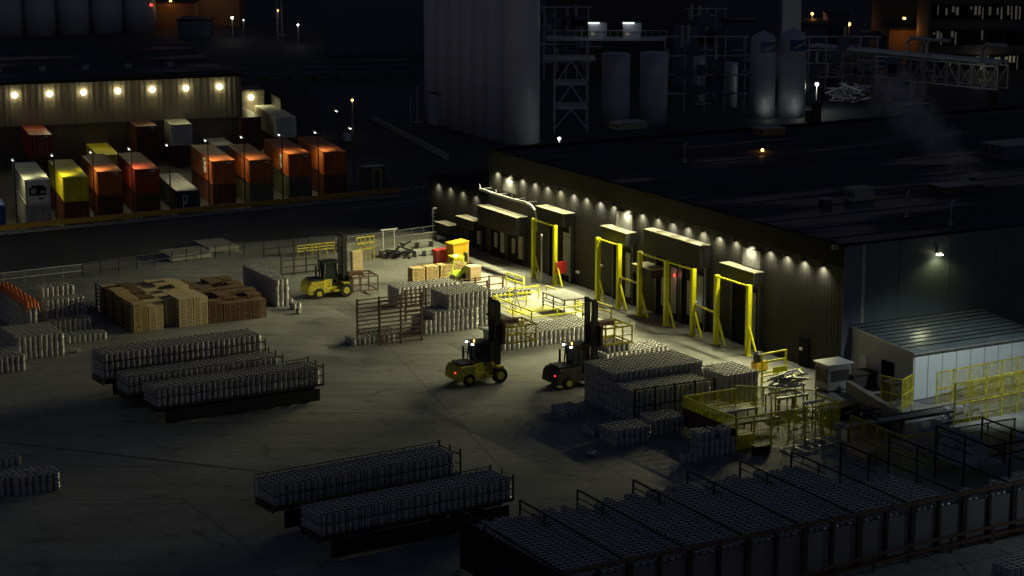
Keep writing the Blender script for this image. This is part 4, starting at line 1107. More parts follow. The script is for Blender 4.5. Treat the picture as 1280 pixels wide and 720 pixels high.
# ------------------------------------------------------------------ container yard
def cont_mats(nm, col): return mat('cont_' + nm, col, .5, var=.3, scale=1.6, stretch=(1, 1, .35))
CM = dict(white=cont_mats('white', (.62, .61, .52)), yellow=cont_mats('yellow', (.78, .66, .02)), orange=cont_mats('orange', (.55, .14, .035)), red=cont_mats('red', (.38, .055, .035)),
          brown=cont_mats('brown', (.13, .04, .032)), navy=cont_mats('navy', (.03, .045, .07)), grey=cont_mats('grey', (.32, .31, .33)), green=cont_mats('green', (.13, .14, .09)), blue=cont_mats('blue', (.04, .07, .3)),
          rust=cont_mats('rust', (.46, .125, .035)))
CPROTO = {}
CLn, CWd, CHt = 12.2, 2.44, 2.44
def cont_parts(col, reefer, doors_):
    key = (col, reefer, doors_)
    if key in CPROTO: return CPROTO[key]
    m = CM[col].name; b = MB(); W, Ln, Hh = CWd, CLn, CHt
    flat = reefer
    if not flat:
        b.corr((0.05, .1), (.05, Ln - .1), .12, Hh - .1, .28, .04, (-1, 0, 0), m); b.corr((W - .05, Ln - .1), (W - .05, .1), .12, Hh - .1, .28, .04, (1, 0, 0), m)
        b.corr((W - .1, .05), (.1, .05), .12, Hh - .1, .28, .04, (0, -1, 0), m); b.corr((.1, Ln - .05), (W - .1, Ln - .05), .12, Hh - .1, .28, .04, (0, 1, 0), m)
    b.box(.06, W - .06, .06, Ln - .06, .13, Hh - .11, m)
    walls = b
    fr = MB()
    for (x, y) in ((0, 0), (W - .12, 0), (0, Ln - .12), (W - .12, Ln - .12)): fr.box(x, x + .12, y, y + .12, 0, Hh)
    for z0, z1 in ((0, .12), (Hh - .1, Hh)):
        fr.box(.12, W - .12, 0.002, .1, z0, z1); fr.box(.12, W - .12, Ln - .1, Ln - .002, z0, z1); fr.box(0.002, .1, .12, Ln - .12, z0, z1); fr.box(W - .1, W - .002, .12, Ln - .12, z0, z1)
    rf = MB(); 
    vs = []; n = 40
    for i in range(n + 1):
        y = .1 + (Ln - .2) * i / n; vs += [(.1, y, Hh - .02 - (.02 if i % 2 else 0)), (W - .1, y, Hh - .02 - (.02 if i % 2 else 0))]
    rf.add(vs, [(2 * i, 2 * i + 1, 2 * i + 3, 2 * i + 2) for i in range(n)])
    ms = {}
    for nm, q in (('walls', walls), ('frame', fr), ('roof', rf)):
        o = q.build(nm, m); ms[nm] = o.data; bpy.data.objects.remove(o)
    CPROTO[key] = ms; return ms
def container(px, py, lvl, col, lab, reefer=False, doors_=False, pos=None, under=None, text=None, group='shipping containers in the yard'):
    z0 = (lvl - 1) * (CHt + .02)
    if pos is None: P = G(px, py, lvl * (CHt + .02)); P.z = z0
    else: P = Vector((pos.x, pos.y, z0))
    r = empty('shipping_container', P, ROTB, label=lab, cat='container', group=group)
    for nm, me in cont_parts(col, reefer, doors_).items():
        o = bpy.data.objects.new(nm, me); COL.objects.link(o); o.parent = r
    if doors_:
        b = MB()
        for x in (.5, .95, 1.45, 1.9): b.tube([(x, -.03, .15), (x, -.03, 2.45)], .03, 6)
        b.box(1.2, 1.24, -.02, .02, .12, 2.48); b.build('locking_bars', 'galv', r)
    if reefer:
        MB().box(.2, W_ - .2 if False else 2.24, -.06, .0, .25, 2.4).build('reefer_panel', 'white_paint', r)
        b = MB(); b.box(.38, 2.05, -.09, -.061, .95, 1.75); b.box(.6, 1.8, -.09, -.061, 1.75, 1.95); b.build('fan_recess', 'door_dark', r)
        b = MB(); b.lathe([(.28, 0), (.3, .03), (.1, .05)], 14, (.8, -.14, 1.4), axis='y'); b.box(1.45, 1.95, -.14, -.091, 1.15, 1.42); b.build('refrigeration_unit', 'galv', r)
        MB().box(1.3, 1.75, -.12, -.091, .55, .72).build('control_box', 'steel_dark', r)
    else:
        if text != 'none':
            b = MB(); b.box(1.62, 1.80, -.015, 0.0, 2.12, 2.3); b.box(1.84, 2.02, -.015, 0.0, 2.12, 2.3); b.build('code_plate', 'logo_white', r)
    for y in (3.2, 6.8, 9.5): MB().beam((.1, y, CHt + .001), (CWd - .1, y, CHt + .001), .03, .02)
    if under: container(0, 0, lvl - 1, under[0], under[1], pos=P, text='none', group=group)
    return r
def glyphs(parent, rows, face, x, z, h, m, sp=.72, strokes=None):
    """block letters as raised strokes. face 'side': on local x=-.06 plane running along -y ; 'front': on y=-.05 plane running along x"""
    L = {'H': [(0, 0, 0, 1), (1, 0, 1, 1), (0, .5, 1, .5)], 'S': [(0, 0, 1, 0), (1, 0, 1, .5), (0, .5, 1, .5), (0, .5, 0, 1), (0, 1, 1, 1)], 'U': [(0, 0, 0, 1), (1, 0, 1, 1), (0, 0, 1, 0)],
         'D': [(0, 0, 0, 1), (0, 1, .8, 1), (.8, 1, 1, .8), (1, .8, 1, .2), (1, .2, .8, 0), (.8, 0, 0, 0)], 'G': [(0, 0, 1, 0), (1, 0, 1, .5), (.5, .5, 1, .5), (0, 0, 0, 1), (0, 1, 1, 1)],
         'O': [(0, 0, 0, 1), (1, 0, 1, 1), (0, 0, 1, 0), (0, 1, 1, 1)], 'C': [(0, 0, 1, 0), (0, 0, 0, 1), (0, 1, 1, 1)], 'B': [(0, 0, 0, 1), (1, 0, 1, 1), (0, 0, 1, 0), (0, 1, 1, 1), (0, .5, 1, .5)]}
    b = MB(); wd = h * .17
    for ri, row in enumerate(rows):
        for ci, ch in enumerate(row):
            for (a, c, d, e) in L[ch]:
                p = (ci * h * .95 + a * h * .6, z - ri * h * 1.3 + c * h); q = (ci * h * .95 + d * h * .6, z - ri * h * 1.3 + e * h)
                if face == 'side': b.beam((-.055, x - p[0], p[1]), (-.055, x - q[0], q[1]), wd, wd)
                else: b.beam((x + p[0], -.05, p[1]), (x + q[0], -.05, q[1]), wd, wd)
    return b.build('lettering', m, parent)
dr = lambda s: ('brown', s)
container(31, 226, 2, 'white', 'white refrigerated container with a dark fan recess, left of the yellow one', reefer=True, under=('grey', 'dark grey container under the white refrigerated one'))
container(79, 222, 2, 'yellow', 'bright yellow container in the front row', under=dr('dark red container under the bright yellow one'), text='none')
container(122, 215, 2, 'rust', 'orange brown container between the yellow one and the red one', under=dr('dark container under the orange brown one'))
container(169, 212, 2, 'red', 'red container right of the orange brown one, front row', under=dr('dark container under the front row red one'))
c = container(220, 239, 1, 'navy', 'low dark blue container with a grey roof and round marks', text='none'); o = [k for k in kids(c) if k.name.startswith('roof')][0]
o.data = o.data.copy(); o.data.materials[0] = CM['grey']; glyphs(c, ['O', 'C'], 'front', .7, 1.35, .62, 'logo_white')
for k in kids(c):
    if k.name.startswith('lettering'): pass
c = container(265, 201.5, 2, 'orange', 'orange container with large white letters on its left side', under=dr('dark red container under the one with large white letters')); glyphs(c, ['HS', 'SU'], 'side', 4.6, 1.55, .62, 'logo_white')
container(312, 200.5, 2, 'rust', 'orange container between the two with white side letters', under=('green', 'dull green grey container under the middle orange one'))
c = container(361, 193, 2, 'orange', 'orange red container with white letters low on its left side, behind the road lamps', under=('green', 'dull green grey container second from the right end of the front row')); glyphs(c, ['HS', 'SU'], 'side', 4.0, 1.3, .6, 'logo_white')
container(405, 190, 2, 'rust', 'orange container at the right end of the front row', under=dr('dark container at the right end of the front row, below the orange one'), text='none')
container(-25, 258, 1, 'blue', 'blue container cut off by the left edge', text='none')
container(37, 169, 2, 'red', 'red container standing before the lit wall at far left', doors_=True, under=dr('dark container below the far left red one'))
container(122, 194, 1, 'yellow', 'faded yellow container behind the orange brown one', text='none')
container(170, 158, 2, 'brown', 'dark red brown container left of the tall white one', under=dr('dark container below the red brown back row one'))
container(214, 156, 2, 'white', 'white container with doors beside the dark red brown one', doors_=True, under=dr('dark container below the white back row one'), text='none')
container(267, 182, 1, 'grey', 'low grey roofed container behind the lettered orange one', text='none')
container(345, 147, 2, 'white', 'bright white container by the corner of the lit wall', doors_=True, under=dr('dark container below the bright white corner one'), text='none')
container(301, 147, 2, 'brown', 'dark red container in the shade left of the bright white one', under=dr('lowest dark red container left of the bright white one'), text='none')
# barrier along the kerb
def kerb_barrier():
    p, q = G(-120, 305), G(500, 245.5); d = q - p; L = d.length; rot = math.atan2(d.y, d.x)
    r = empty('road_barrier', p, rot, label='long dull orange guard rail between road and container yard', cat='barrier')
    MB().box(0, L, -.1, .1, .45, .95).build('rail', 'barrier_orange', r); MB().box(0, L, -.25, .1, 0, .3).build('kerb', 'concrete_wall', r)
    for k in range(int(L / 3)): MB().box(k * 3, k * 3 + .12, .1, .22, .3, 1.0).build('post', 'galv', r)
kerb_barrier()
# lamp poles in the container yard
def pole_lamp(px, py_top, base_py, lab, E=60, aim=(-.2, 1, -.9), col=COOL, group='slim lamp posts along the container yard', wt=1.0, em='em_white', spot=140):
    P = G(px, base_py); d = ray(px, py_top); h = H + d.z / d.y * P.y
    r = empty('lamp_post', P, ROTB, label=lab, cat='lamp post', group=group)
    MB().tube([(0, 0, 0), (0, 0, h)], .09, 8, r2=.05).build('pole', 'steel_dark', r)
    MB().box(-.06, .06, -.1, 1.2, h, h + .08, 'galv').box(-.14, .14, 1.2, 1.8, h - .02, h + .12, 'galv').box(-.1, .1, 1.25, 1.75, h - .05, h - .021, em).build('lamp_head', None, r)
    MB().lathe([(.02, -.1), (.08, -.05), (.08, .02)], 10, (0, 1.2, h - .02)).build('lamp_glass', em, r)
    if E: light('SPOT', (.25, 1.5, h - .35), E, col, r, .1, spot, .8, aim)
PLB = [289, 284.5, 276.5, 273, 268.5, 262, 260.5, 252, 248.5]
PL = [(22, 202, 287), (71, 196, 282), (119, 192, 279), (167, 188, 275), (214, 183, 271), (262, 177, 267), (307, 173, 262.5), (354, 170, 258.5), (399, 167, 254)]
for i, (x, y, b_) in enumerate(PL):
    pole_lamp(x, y, PLB[i], 'slim lamp post before the container fronts, %s from the left' % ORD[i], 620, (.12, .5, -1), WARM, spot=98)
pole_lamp(443, 162, 248, 'slim lamp post at the right end of the container row', 20, (-.3, 1, -1))
pole_lamp(425, 140, 205, 'lamp post behind the end of the container row, nearer the road', 10, (-.3, .3, -1))
pole_lamp(392, 117, 170, 'pale lamp post behind the bright white container', 10, (-.3, .3, -1))
def yard_mast(P, h, E, aim, lab, spot=110, col=WARM):
    r = empty('floodlight_mast', P, 0, label=lab, cat='mast')
    MB().tube([(0, 0, 0), (0, 0, h)], .2, 8, r2=.1).build('pole', 'galv', r)
    MB().box(-.6, .6, -.2, .2, h, h + .3).build('lamp_head', 'steel_dark', r)
    light('SPOT', (0, -.1, h - .3), E, col, r, .25, spot, .7, aim)
yard_mast(G(1304, 542), 14, 9000, G(1210, 488, 0.5) - G(1304, 542) - Vector((0, 0, 14)), 'floodlight mast just beyond the right edge, beside the shed', 66, (.85, 1, 1))
yard_mast(G(1420, 700), 9, 450, G(1240, 690, 0) - G(1420, 700) - Vector((0, 0, 9)), 'floodlight mast just beyond the lower right corner', 110, (.85, 1, .9))
yard_mast(G(-150, 425), 14, 350, (.75, -.45, -.8), 'tall floodlight mast just beyond the left edge of the yard')
# right side cabinet by gate
crate(456, 232, 2.6, 1.2, 2.0, 'bldg', 'gate_kiosk', 'dim grey kiosk by the yard gate', 'kiosk', lid='flashing')
def gateframe():
    r = empty('gate_portal', G(467, 238), ROTA, label='thin yellow door shaped frame beside the dim kiosk', cat='gate')
    for x in (0, .9): MB().beam((x, 0, 0), (x, 0, 2.3), .1).build('post', 'yellow_worn', r)
    MB().beam((0, 0, 2.3), (.9, .0, 2.3), .1).build('crossbar', 'yellow_worn', r)
gateframe()
crate(431, 178, .9, .6, 1.0, 'white_paint', 'meter_box', 'small white box with a red light on a post', 'box')
r = MB().lathe([(.09, 0), (.1, .1), (.02, .16)], 8).build('signal_lamp', 'em_orange', None, G(434, 171)); tag(r, 'small red orange lamp above the white meter box', 'lamp')

# ------------------------------------------------------------------ left warehouse
def left_warehouse():
    P = G(301, 196); r = empty('left_warehouse', P, ROTB, label='long beige clad warehouse behind the containers with lamps on its wall', cat='warehouse')
    d = ray(301, 95.5); h = H + d.z / d.y * P.y; d = ray(301, 146); h2 = H + d.z / d.y * P.y
    L = 52
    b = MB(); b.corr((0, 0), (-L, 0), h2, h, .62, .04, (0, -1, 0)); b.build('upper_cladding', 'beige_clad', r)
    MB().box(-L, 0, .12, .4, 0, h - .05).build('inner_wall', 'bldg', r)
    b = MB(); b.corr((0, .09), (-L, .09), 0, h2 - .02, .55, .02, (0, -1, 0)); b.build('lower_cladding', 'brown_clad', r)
    MB().box(-L, 0.3, -.15, .3, h, h + .35).build('gutter', 'door_dark', r); MB().box(-.02, .3, -.14, .4, 0, h - .01).build('corner_post', 'brown_clad', r)
    MB().box(-L, .3, .31, 38, h - .1, h + .1).build('roof', 'roof_dark', r); MB().box(-.1, .3, .41, 38, 0, h - .11).build('end_wall', 'brown_clad', r)
    for k in range(9): MB().box(-48 + k * 5.2, -47.2 + k * 5.2, 12, 12.7, h + .1, h + .6).build('roof_vent', 'flashing', r)
    for i, (x, y) in enumerate(((18.5, 119), (62, 117.5), (104.5, 115.5), (147.5, 113.8), (190.5, 112), (232.5, 110.3), (274.5, 108.5))):
        dd = ray(x, y); n = UB; q0 = P - UB * .3
        t = (q0 - Vector((0, 0, H))).dot(n) / dd.dot(n); q = Vector((0, 0, H)) + dd * t
        e = empty('flood_lamp', q, ROTB, label='round glowing floodlight on the beige wall, %s from the left' % ORD[i], cat='floodlight', group='floodlights on the beige wall')
        MB().lathe([(.12, -.12), (.29, -.07), (.31, 0), (.25, .08), (.1, .16)], 16, axis='y').build('lens', 'em_glow', e); MB().box(-.1, .1, .1, .3, -.1, .1).build('bracket', 'steel_dark', e)
        light('SPOT', (0, -.55, -.2), 30, WARM, e, .15, 130, 1, (0, -.15, -1)); light('SPOT', (0, -.7, -.1), 210, WARM, e, .2, 100, .8, (0, -1, -.6)); light('POINT', (0, -1.0, 0), 4, WARM, e, .2)
    # small lit building right of it
    Q = G(300, 181); s = empty('lit_annex', Q, ROTB, label='small pale building with one lamp right of the beige warehouse', cat='building')
    dd = ray(300, 104); hh = H + dd.z / dd.y * Q.y
    MB().box(0, 3.2, 0, 8, 0, hh - 1).build('wall', 'beige_clad', s); MB().box(-.1, 3.3, -.1, 8.1, hh - 1, hh - .8).build('roof', 'roof_dark', s)
    dd = ray(314, 122); t = (Q - UB * .3 - Vector((0, 0, H))).dot(UB) / dd.dot(UB); q = Vector((0, 0, H)) + dd * t
    e = empty('flood_lamp', q, ROTB, label='round glowing floodlight on the small pale building', cat='floodlight', group='floodlights on the beige wall')
    MB().lathe([(.12, -.12), (.29, -.07), (.31, 0), (.25, .08), (.1, .16)], 16, axis='y').build('lens', 'em_glow', e)
    light('SPOT', (0, -.5, 0), 260, WARM, e, .2, 165, .6, (.15, -.6, -1)); light('POINT', (0, -.6, 0), 14, WARM, e, .2)
    # dim building
    Q = G(352, 186); s = empty('dim_building', Q, ROTB, label='dim low building behind the bright white container', cat='building')
    MB().box(0, 5, 0, 12, 0, 6).build('wall', 'bldg', s); MB().box(-.1, 5.1, -.1, 12.1, 6, 6.2).build('roof', 'roof_dark', s)
left_warehouse()

# ------------------------------------------------------------------ background
def cyl_tank(x_l, x_r, y_top, y_base, nm, lab, cat, m='silo_dim', seams=4, dome=.06, label_band=None, group=None, parts=True):
    """tank whose visible width spans pixels x_l..x_r, standing on the ground at row y_base"""
    P = G((x_l + x_r) / 2, y_base); s = F / proj(P)[2]; rad = (x_r - x_l) / 2 / s; P = P + Vector((0, rad, 0))
    d = ray((x_l + x_r) / 2, y_top); h = H + d.z / d.y * P.y
    r = empty(nm, P, 0, label=lab, cat=cat, group=group)
    MB().lathe([(rad, 0), (rad, h * .33), (rad, h * .66), (rad, h - rad * dome), (rad * .8, h), (rad * .1, h + rad * dome)], 40).build('shell', m, r, smooth=False)
    for p_ in r.children: pass
    for k in range(1, seams + 1): MB().lathe([(rad + .0, h * k / (seams + 1) - .04), (rad + .035, h * k / (seams + 1) - .03), (rad + .035, h * k / (seams + 1) + .03), (rad, h * k / (seams + 1) + .04)], 40).build('band', m, r)
    return r, P, rad, h
def smooth_all():
    for o in bpy.data.objects:
        if o.type == 'MESH' and o.name.startswith(('shell',)):
            for p in o.data.polygons: p.use_smooth = abs(p.normal.z) < .5
# tall silo cluster
n_ = 0
for k in range(7):
    xr = 675 - (0 if k == 0 else 14 + k * 15.5); yb = 181 - k * 4.6
    wd = 46 if k == 0 else 38
    cyl_tank(xr - wd, xr, -260, yb, 'tall_silo', 'very tall grey silo, %s counting from the right of the cluster' % ORD[k], 'silo', 'silo', 5, group='tall silos in the centre')
for k in range(3):
    xr = 566 + k * 0 - k * 3; 
crate(545, 158, 1.6, 2.2, 4.2, 'silo_dim', 'silo_kiosk', 'grey cabinet at the foot of the silo cluster', 'cabinet', lid='steel_dark')
# twin tanks with platform
cyl_tank(752, 788, 66, 160, 'storage_tank', 'grey cylindrical storage tank, left of the twin pair', 'tank', 'silo_dim', 2, group='twin storage tanks')
cyl_tank(800, 835, 65, 158, 'storage_tank', 'grey cylindrical storage tank, right of the twin pair', 'tank', 'silo_dim', 2, group='twin storage tanks')
def scaffold():
    P = G(693, 166); s = F / proj(P)[2]; r = empty('steel_gantry', P, 0, label='open steel gantry with a walkway left of the twin tanks', cat='gantry')
    W = 41 / s; d = ray(693, 76); h1 = H + d.z / d.y * P.y; d = ray(693, 52); h2 = H + d.z / d.y * P.y
    b = MB()
    for x in (0, W):
        for y in (0, 4): b.beam((x, y, 0), (x, y, h2), .25)
    b.build('columns', 'galv', r)
    b = MB(); z = [0.5, h1 * .33, h1 * .66, h1]
    for a, c in zip(z[:-1], z[1:]): b.beam((0, 0, a), (W / 2, 0, c), .16); b.beam((W, 0, a), (W / 2, 0, c), .16)
    b.build('bracing', 'silo_dim', r)
    b = MB()
    for q in z[1:]: b.box(-1.5 if q == h1 else 0, W + (1 if q == h1 else 0), -.1, 4.1, q, q + .35)
    b.build('decks', 'silo_dim', r)
    X2 = 110 / s
    b = MB(); b.box(-1, X2 + 3, 1, 4, h2, h2 + .3)
    for k in range(18): b.beam((-1 + k * (X2 + 4) / 17, 1, h2 + .3), (-1 + k * (X2 + 4) / 17, 1, h2 + 1.3), .06)
    b.beam((-1, 1, h2 + 1.3), (X2 + 3, 1, h2 + 1.3), .07); b.build('walkway', 'silo_dim', r)
    d = ray(735, 48); 
    for (xa, xb, lab) in ((735, 758, 'pale control cabin with a strip lamp, left of two on the walkway'), (778, 801, 'pale control cabin with a strip lamp, right of two on the walkway')):
        w_ = (xb - xa) / s; q = P + Vector(((xa - 693) / s, 1.3, h2 + .31)); c = empty('control_cabin', q, 0, label=lab, cat='cabin', group='cabins on the walkway')
        MB().box(0, w_, 0, 2, 0, w_ * .82).build('body', 'silo_dim', c); MB().box(-.05, w_ * .6, -.25, -.005, w_ * .78, w_ * .86).build('strip_lamp', 'em_dim', c)
        MB().box(w_ * .15, w_ * .32, -.02, -.002, w_ * .15, w_ * .32).build('window', 'em_win', c)
        light('POINT', (w_ * .3, -1.3, w_ * .75), 10, (.8, .9, 1), c, .2)
scaffold()
# gas tanks
for (a, c, y, yb, lab) in ((938, 970, 44, 148, 'white gas tank with a blue label, left of the pair'), (974, 1008, 41, 147, 'white gas tank with a blue label, right of the pair')):
    r, P, rad, h = cyl_tank(a, c, y, yb, 'gas_tank', lab, 'tank', 'tank_white', 1, .35, group='white gas tanks')
    zt = h * .8; b = MB(); n = 12; vs = []
    for i in range(n + 1):
        t = -math.pi * .62 + i / n * math.pi * .52 + (.05)
        vs += [((rad + .03) * math.cos(t), (rad + .03) * math.sin(t), zt), ((rad + .03) * math.cos(t), (rad + .03) * math.sin(t), zt + h * .13)]
    b.add(vs, [(2 * i, 2 * i + 2, 2 * i + 3, 2 * i + 1) for i in range(n)]); b.build('label_band', 'tank_blue', r)
    b = MB(); 
    for k in range(1): 
        vs = []
        for i in range(2, n - 1):
            t = -math.pi * .62 + i / n * math.pi * .52 + .05; f = (i - 2) / (n - 4)
            vs += [((rad + .06) * math.cos(t), (rad + .06) * math.sin(t), zt + h * (.02 + .06 * f)), ((rad + .06) * math.cos(t), (rad + .06) * math.sin(t), zt + h * (.045 + .07 * f))]
        b.add(vs, [(2 * i, 2 * i + 2, 2 * i + 3, 2 * i + 1) for i in range(len(vs) // 2 - 1)])
    b.build('label_stripe', 'tank_white', r)
    light('POINT', (rad * .3, -rad - 1.4, 1.2), 14, COOL, r, .2)
def stackbox():
    P = G(975.5, 125); s = F / proj(P)[2]; W = 23 / s
    o = MB().box(0, W, 0, W, 0, 60).box(W * .5 - .03, W * .5 + .03, -.04, -.001, 0, 60).box(-.1, W + .1, -.1, W + .1, 15, 15.3).build('tall_chimney', 'tank_white', None, P, 0); tag(o, 'tall pale square chimney rising behind the gas tanks', 'chimney')
stackbox()
# roof chimney with steam
def chimney():
    q = G(1020, 152, TOP - .25); r = empty('roof_chimney', q, ROTA, label='short dark chimney on the roof under the bright lamp, steaming', cat='chimney')
    MB().lathe([(.55, 0), (.5, 1.6), (.65, 1.8), (.6, 2.1)], 12).build('flue', 'steel_dark', r)
    MB().box(-1.2, -.7, -.3, .3, 0, 1.2).build('duct', 'steel_dark', r)
    m = bpy.data.materials.new('steam_vol'); m.use_nodes = True; n = m.node_tree; n.nodes.clear()
    out = n.nodes.new('ShaderNodeOutputMaterial'); v = n.nodes.new('ShaderNodeVolumePrincipled'); v.inputs['Color'].default_value = (1, 1, 1, 1)
    tc = n.nodes.new('ShaderNodeTexCoord'); nz = n.nodes.new('ShaderNodeTexNoise'); nz.inputs['Scale'].default_value = .6; nz.inputs['Detail'].default_value = 4
    n.links.new(tc.outputs['Object'], nz.inputs[0]); mr = n.nodes.new('ShaderNodeMapRange'); mr.inputs[1].default_value = .5; mr.inputs[2].default_value = .8; mr.inputs[4].default_value = .35
    n.links.new(nz.outputs[0], mr.inputs[0]); n.links.new(mr.outputs[0], v.inputs['Density']); n.links.new(v.outputs[0], out.inputs['Volume']); M['steam_vol'] = m
    mp = n.nodes.new('ShaderNodeMapping'); mp.inputs['Location'].default_value = (-1, -1, -1); mp.inputs['Scale'].default_value = (2, 2, 2)
    gr = n.nodes.new('ShaderNodeTexGradient'); gr.gradient_type = 'SPHERICAL'; n.links.new(tc.outputs['Generated'], mp.inputs[0]); n.links.new(mp.outputs[0], gr.inputs[0])
    mu = n.nodes.new('ShaderNodeMath'); mu.operation = 'MULTIPLY'; n.links.new(gr.outputs['Fac'], mu.inputs[0]); n.links.new(mr.outputs[0], mu.inputs[1]); n.links.new(mu.outputs[0], v.inputs['Density'])
    nz.inputs['Scale'].default_value = 1.3; mr.inputs[1].default_value = .35; mr.inputs[2].default_value = .65; mr.inputs[4].default_value = .55
    sp = empty('steam_plume', q + Vector((0, 0, 2.1)), 0); tag(sp, 'wisp of lit steam drifting left from the roof chimney', 'steam', kind='stuff')
    for (x, z, r_) in ((-.3, .5, .8), (-1.1, 1.3, 1.2), (-2.3, 2.4, 1.6), (-3.8, 3.6, 2.0), (-5.3, 4.6, 2.0)):
        MB().lathe([(math.sin(a) * r_, -math.cos(a) * r_ * .8) for a in [.05 + k * (math.pi - .1) / 10 for k in range(11)]], 16, (0, 0, 0)).build('puff', 'steam_vol', sp).location = (x, 0, z)
chimney()
def vapour():
    q = G(1215, 232, TOP - .2); sp = empty('steam_plume', q, 0); tag(sp, 'faint bluish vapour rising over the right part of the roof', 'steam', kind='stuff')
    for (x, y, z, r_) in ((0, 0, .8, 1.2), (-1.2, 1, 2.2, 1.8), (-2.8, 2, 3.8, 2.4), (-4.5, 3, 5.4, 2.8), (-6, 4, 7.2, 3)):
        MB().lathe([(math.sin(a) * r_, -math.cos(a) * r_ * .8) for a in [.05 + k * (math.pi - .1) / 10 for k in range(11)]], 16).build('puff', 'steam_vol', sp).location = (x, y, z)
    MB().lathe([(.3, -.2), (.3, .6), (.4, .7)], 10).build('vent_cap', 'steel_dark', sp)
vapour()
def lamp_bg(px, py, base_py, lab, E, col, em, sz=.3, grp=None, aim=None, arm=True):
    P = G(px, base_py); d = ray(px, py); h = H + d.z / d.y * P.y
    r = empty('street_lamp', P, 0, label=lab, cat='street lamp', group=grp)
    MB().tube([(0, 0, 0), (0, 0, h)], .12, 6, r2=.07).build('pole', 'galv', r)
    sz *= .62
    MB().lathe([(.05, -sz), (sz * .8, -sz * .6), (sz, 0), (sz * .8, sz * .5), (.05, sz * .8)], 14, (0, -.1, h)).build('lamp_globe', em, r, smooth=True)
    if E: light('POINT', (0, -.8 - sz, h - .3), E, col, r, .3)
lamp_bg(1020, 105, 138, 'bright white globe lamp above the steaming chimney', 160, COOL, 'em_white', .42)
lamp_bg(699, 173, 184, 'white lamp low in front of the roof edge, right of the tall silos', 15, COOL, 'em_white', .32)
lamp_bg(1014, 17, 60, 'small orange street lamp right of the square chimney', 60, ORANGE, 'em_orange', .4)
lamp_bg(1060, 30, 62, 'large orange street lamp above the horizontal tank', 60, ORANGE, 'em_orange', .55)
lamp_bg(441, 125, 168, 'small orange lamp alone in the dark centre left', 4, ORANGE, 'em_orange', .25)
lamp_bg(291, 22, 48, 'white street lamp far behind the left warehouse', 14, COOL, 'em_white', .4)
lamp_bg(305, 25, 50, 'thin pale lamp post right of the white far street lamp', 5, COOL, 'em_dim', .3)
lamp_bg(348, 13, 50, 'small warm street lamp left of the tall mast', 12, (1, .7, .5), 'em_orange', .25)
lamp_bg(373, 31, 56, 'small white street lamp right of the tall mast', 12, COOL, 'em_white', .28)
lamp_bg(1177, 69, 90, 'white lamp on the office front, left of two', 14, (1, .9, .6), 'em_warm', .35, 'lamps before the office')
lamp_bg(1229, 77, 98, 'white lamp on the office front, right of two', 14, (1, .9, .6), 'em_warm', .35, 'lamps before the office')
lamp_bg(903, 5, 40, 'orange lamp at the top edge behind the twin tanks', 60, ORANGE, 'em_orange', .3)
r = MB().lathe([(.15, -.2), (.25, 0), (.1, .2)], 8).build('red_beacon', 'em_red', None, G(189, 6, 14)); tag(r, 'tiny red light at the top edge', 'beacon')
# background buildings
def block(px0, px1, y_top, y_base, m, lab, nm='plant_building', cat='building', wins=None, dep=10, roofy=True):
    P = G(px0, y_base); s = F / proj(P)[2]; W = (px1 - px0) / s; d = ray(px0, y_top); h = H + d.z / d.y * P.y
    r = empty(nm, P, 0, label=lab, cat=cat)
    MB().box(0, W, 0, dep, 0, h).build('wall', m, r); MB().box(-.15, W + .15, -.15, dep + .15, h + .003, h + .3).build('roof', 'roof_dark', r)
    if wins:
        rows, cols, ww, hh, mats_, z0, dz, gx = wins
        for a in range(rows):
            for c in range(cols):
                x = gx + c * (W - gx) / cols; z = z0 + a * dz
                f = MB().box(x - .1, x + ww + .1, -.08, -.002, z - .1, z + hh + .1).build('window', 'door_dark', r)
                lit = mats_[(a * 7 + c * 3) % len(mats_)]
                b = MB(); k = 4; rr = random.Random(a * 31 + c)
                if lit:
                    for q in range(k):
                        if rr.random() < .5: MB().box(x + q * ww / k + .08, x + (q + 1) * ww / k - rr.uniform(.08, .4), -.10, -.081, z + rr.choice((0, .3, .5, .7)) * hh, z + hh * rr.uniform(.8, 1)).build('pane', rr.choice((lit, 'em_win_dim')), f)
    return r, P, W, h
block(1158, 1300, -30, 97, 'bldg', 'dark office block with three storeys of partly lit windows', 'office_block', 'office', (3, 6, 2.5, 2.2, ['em_win', 'em_win_dim', 'em_win_dim', 'em_win', 'em_win_dim', 'em_win_dim'], 1.3, 3.9, .6))
_, P, W, h = block(1110, 1145, 38, 84, 'bldg_tan', 'tan building glowing under an orange lamp', dep=8)
e = MB().box(-.2, .2, -.3, 0, -.15, .15).build('wall_lamp', 'em_orange', None, P + Vector((W * .5, -.3, h + 2))); tag(e, 'orange lamp over the glowing tan building', 'wall lamp'); light('POINT', (0, -3.5, -1.5), 110, ORANGE, e, .3)
block(1100, 1150, -10, 74, 'bldg', 'dark tall block behind the glowing tan building')
block(1085, 1112, 48, 82, 'bldg_blue', 'blue grey cube building left of the glowing tan one')
block(690, 870, -30, 90, 'bldg', 'dark plant building behind the twin tanks', dep=6)
block(842, 872, 30, 108, 'bldg_blue', 'blue grey duct tower right of the twin tanks', dep=4)
block(905, 945, 28, 100, 'bldg_blue', 'blue grey plant box left of the gas tanks', dep=4)
block(870, 960, -10, 62, 'bldg_blue', 'dark blue building high behind the duct tower', dep=6)
block(405, 545, -20, 68, 'bldg_blue', 'large unlit hall left of the tall silos', dep=6)
block(1005, 1034, 32, 70, 'bldg_blue', 'blue grey shed right of the square chimney')
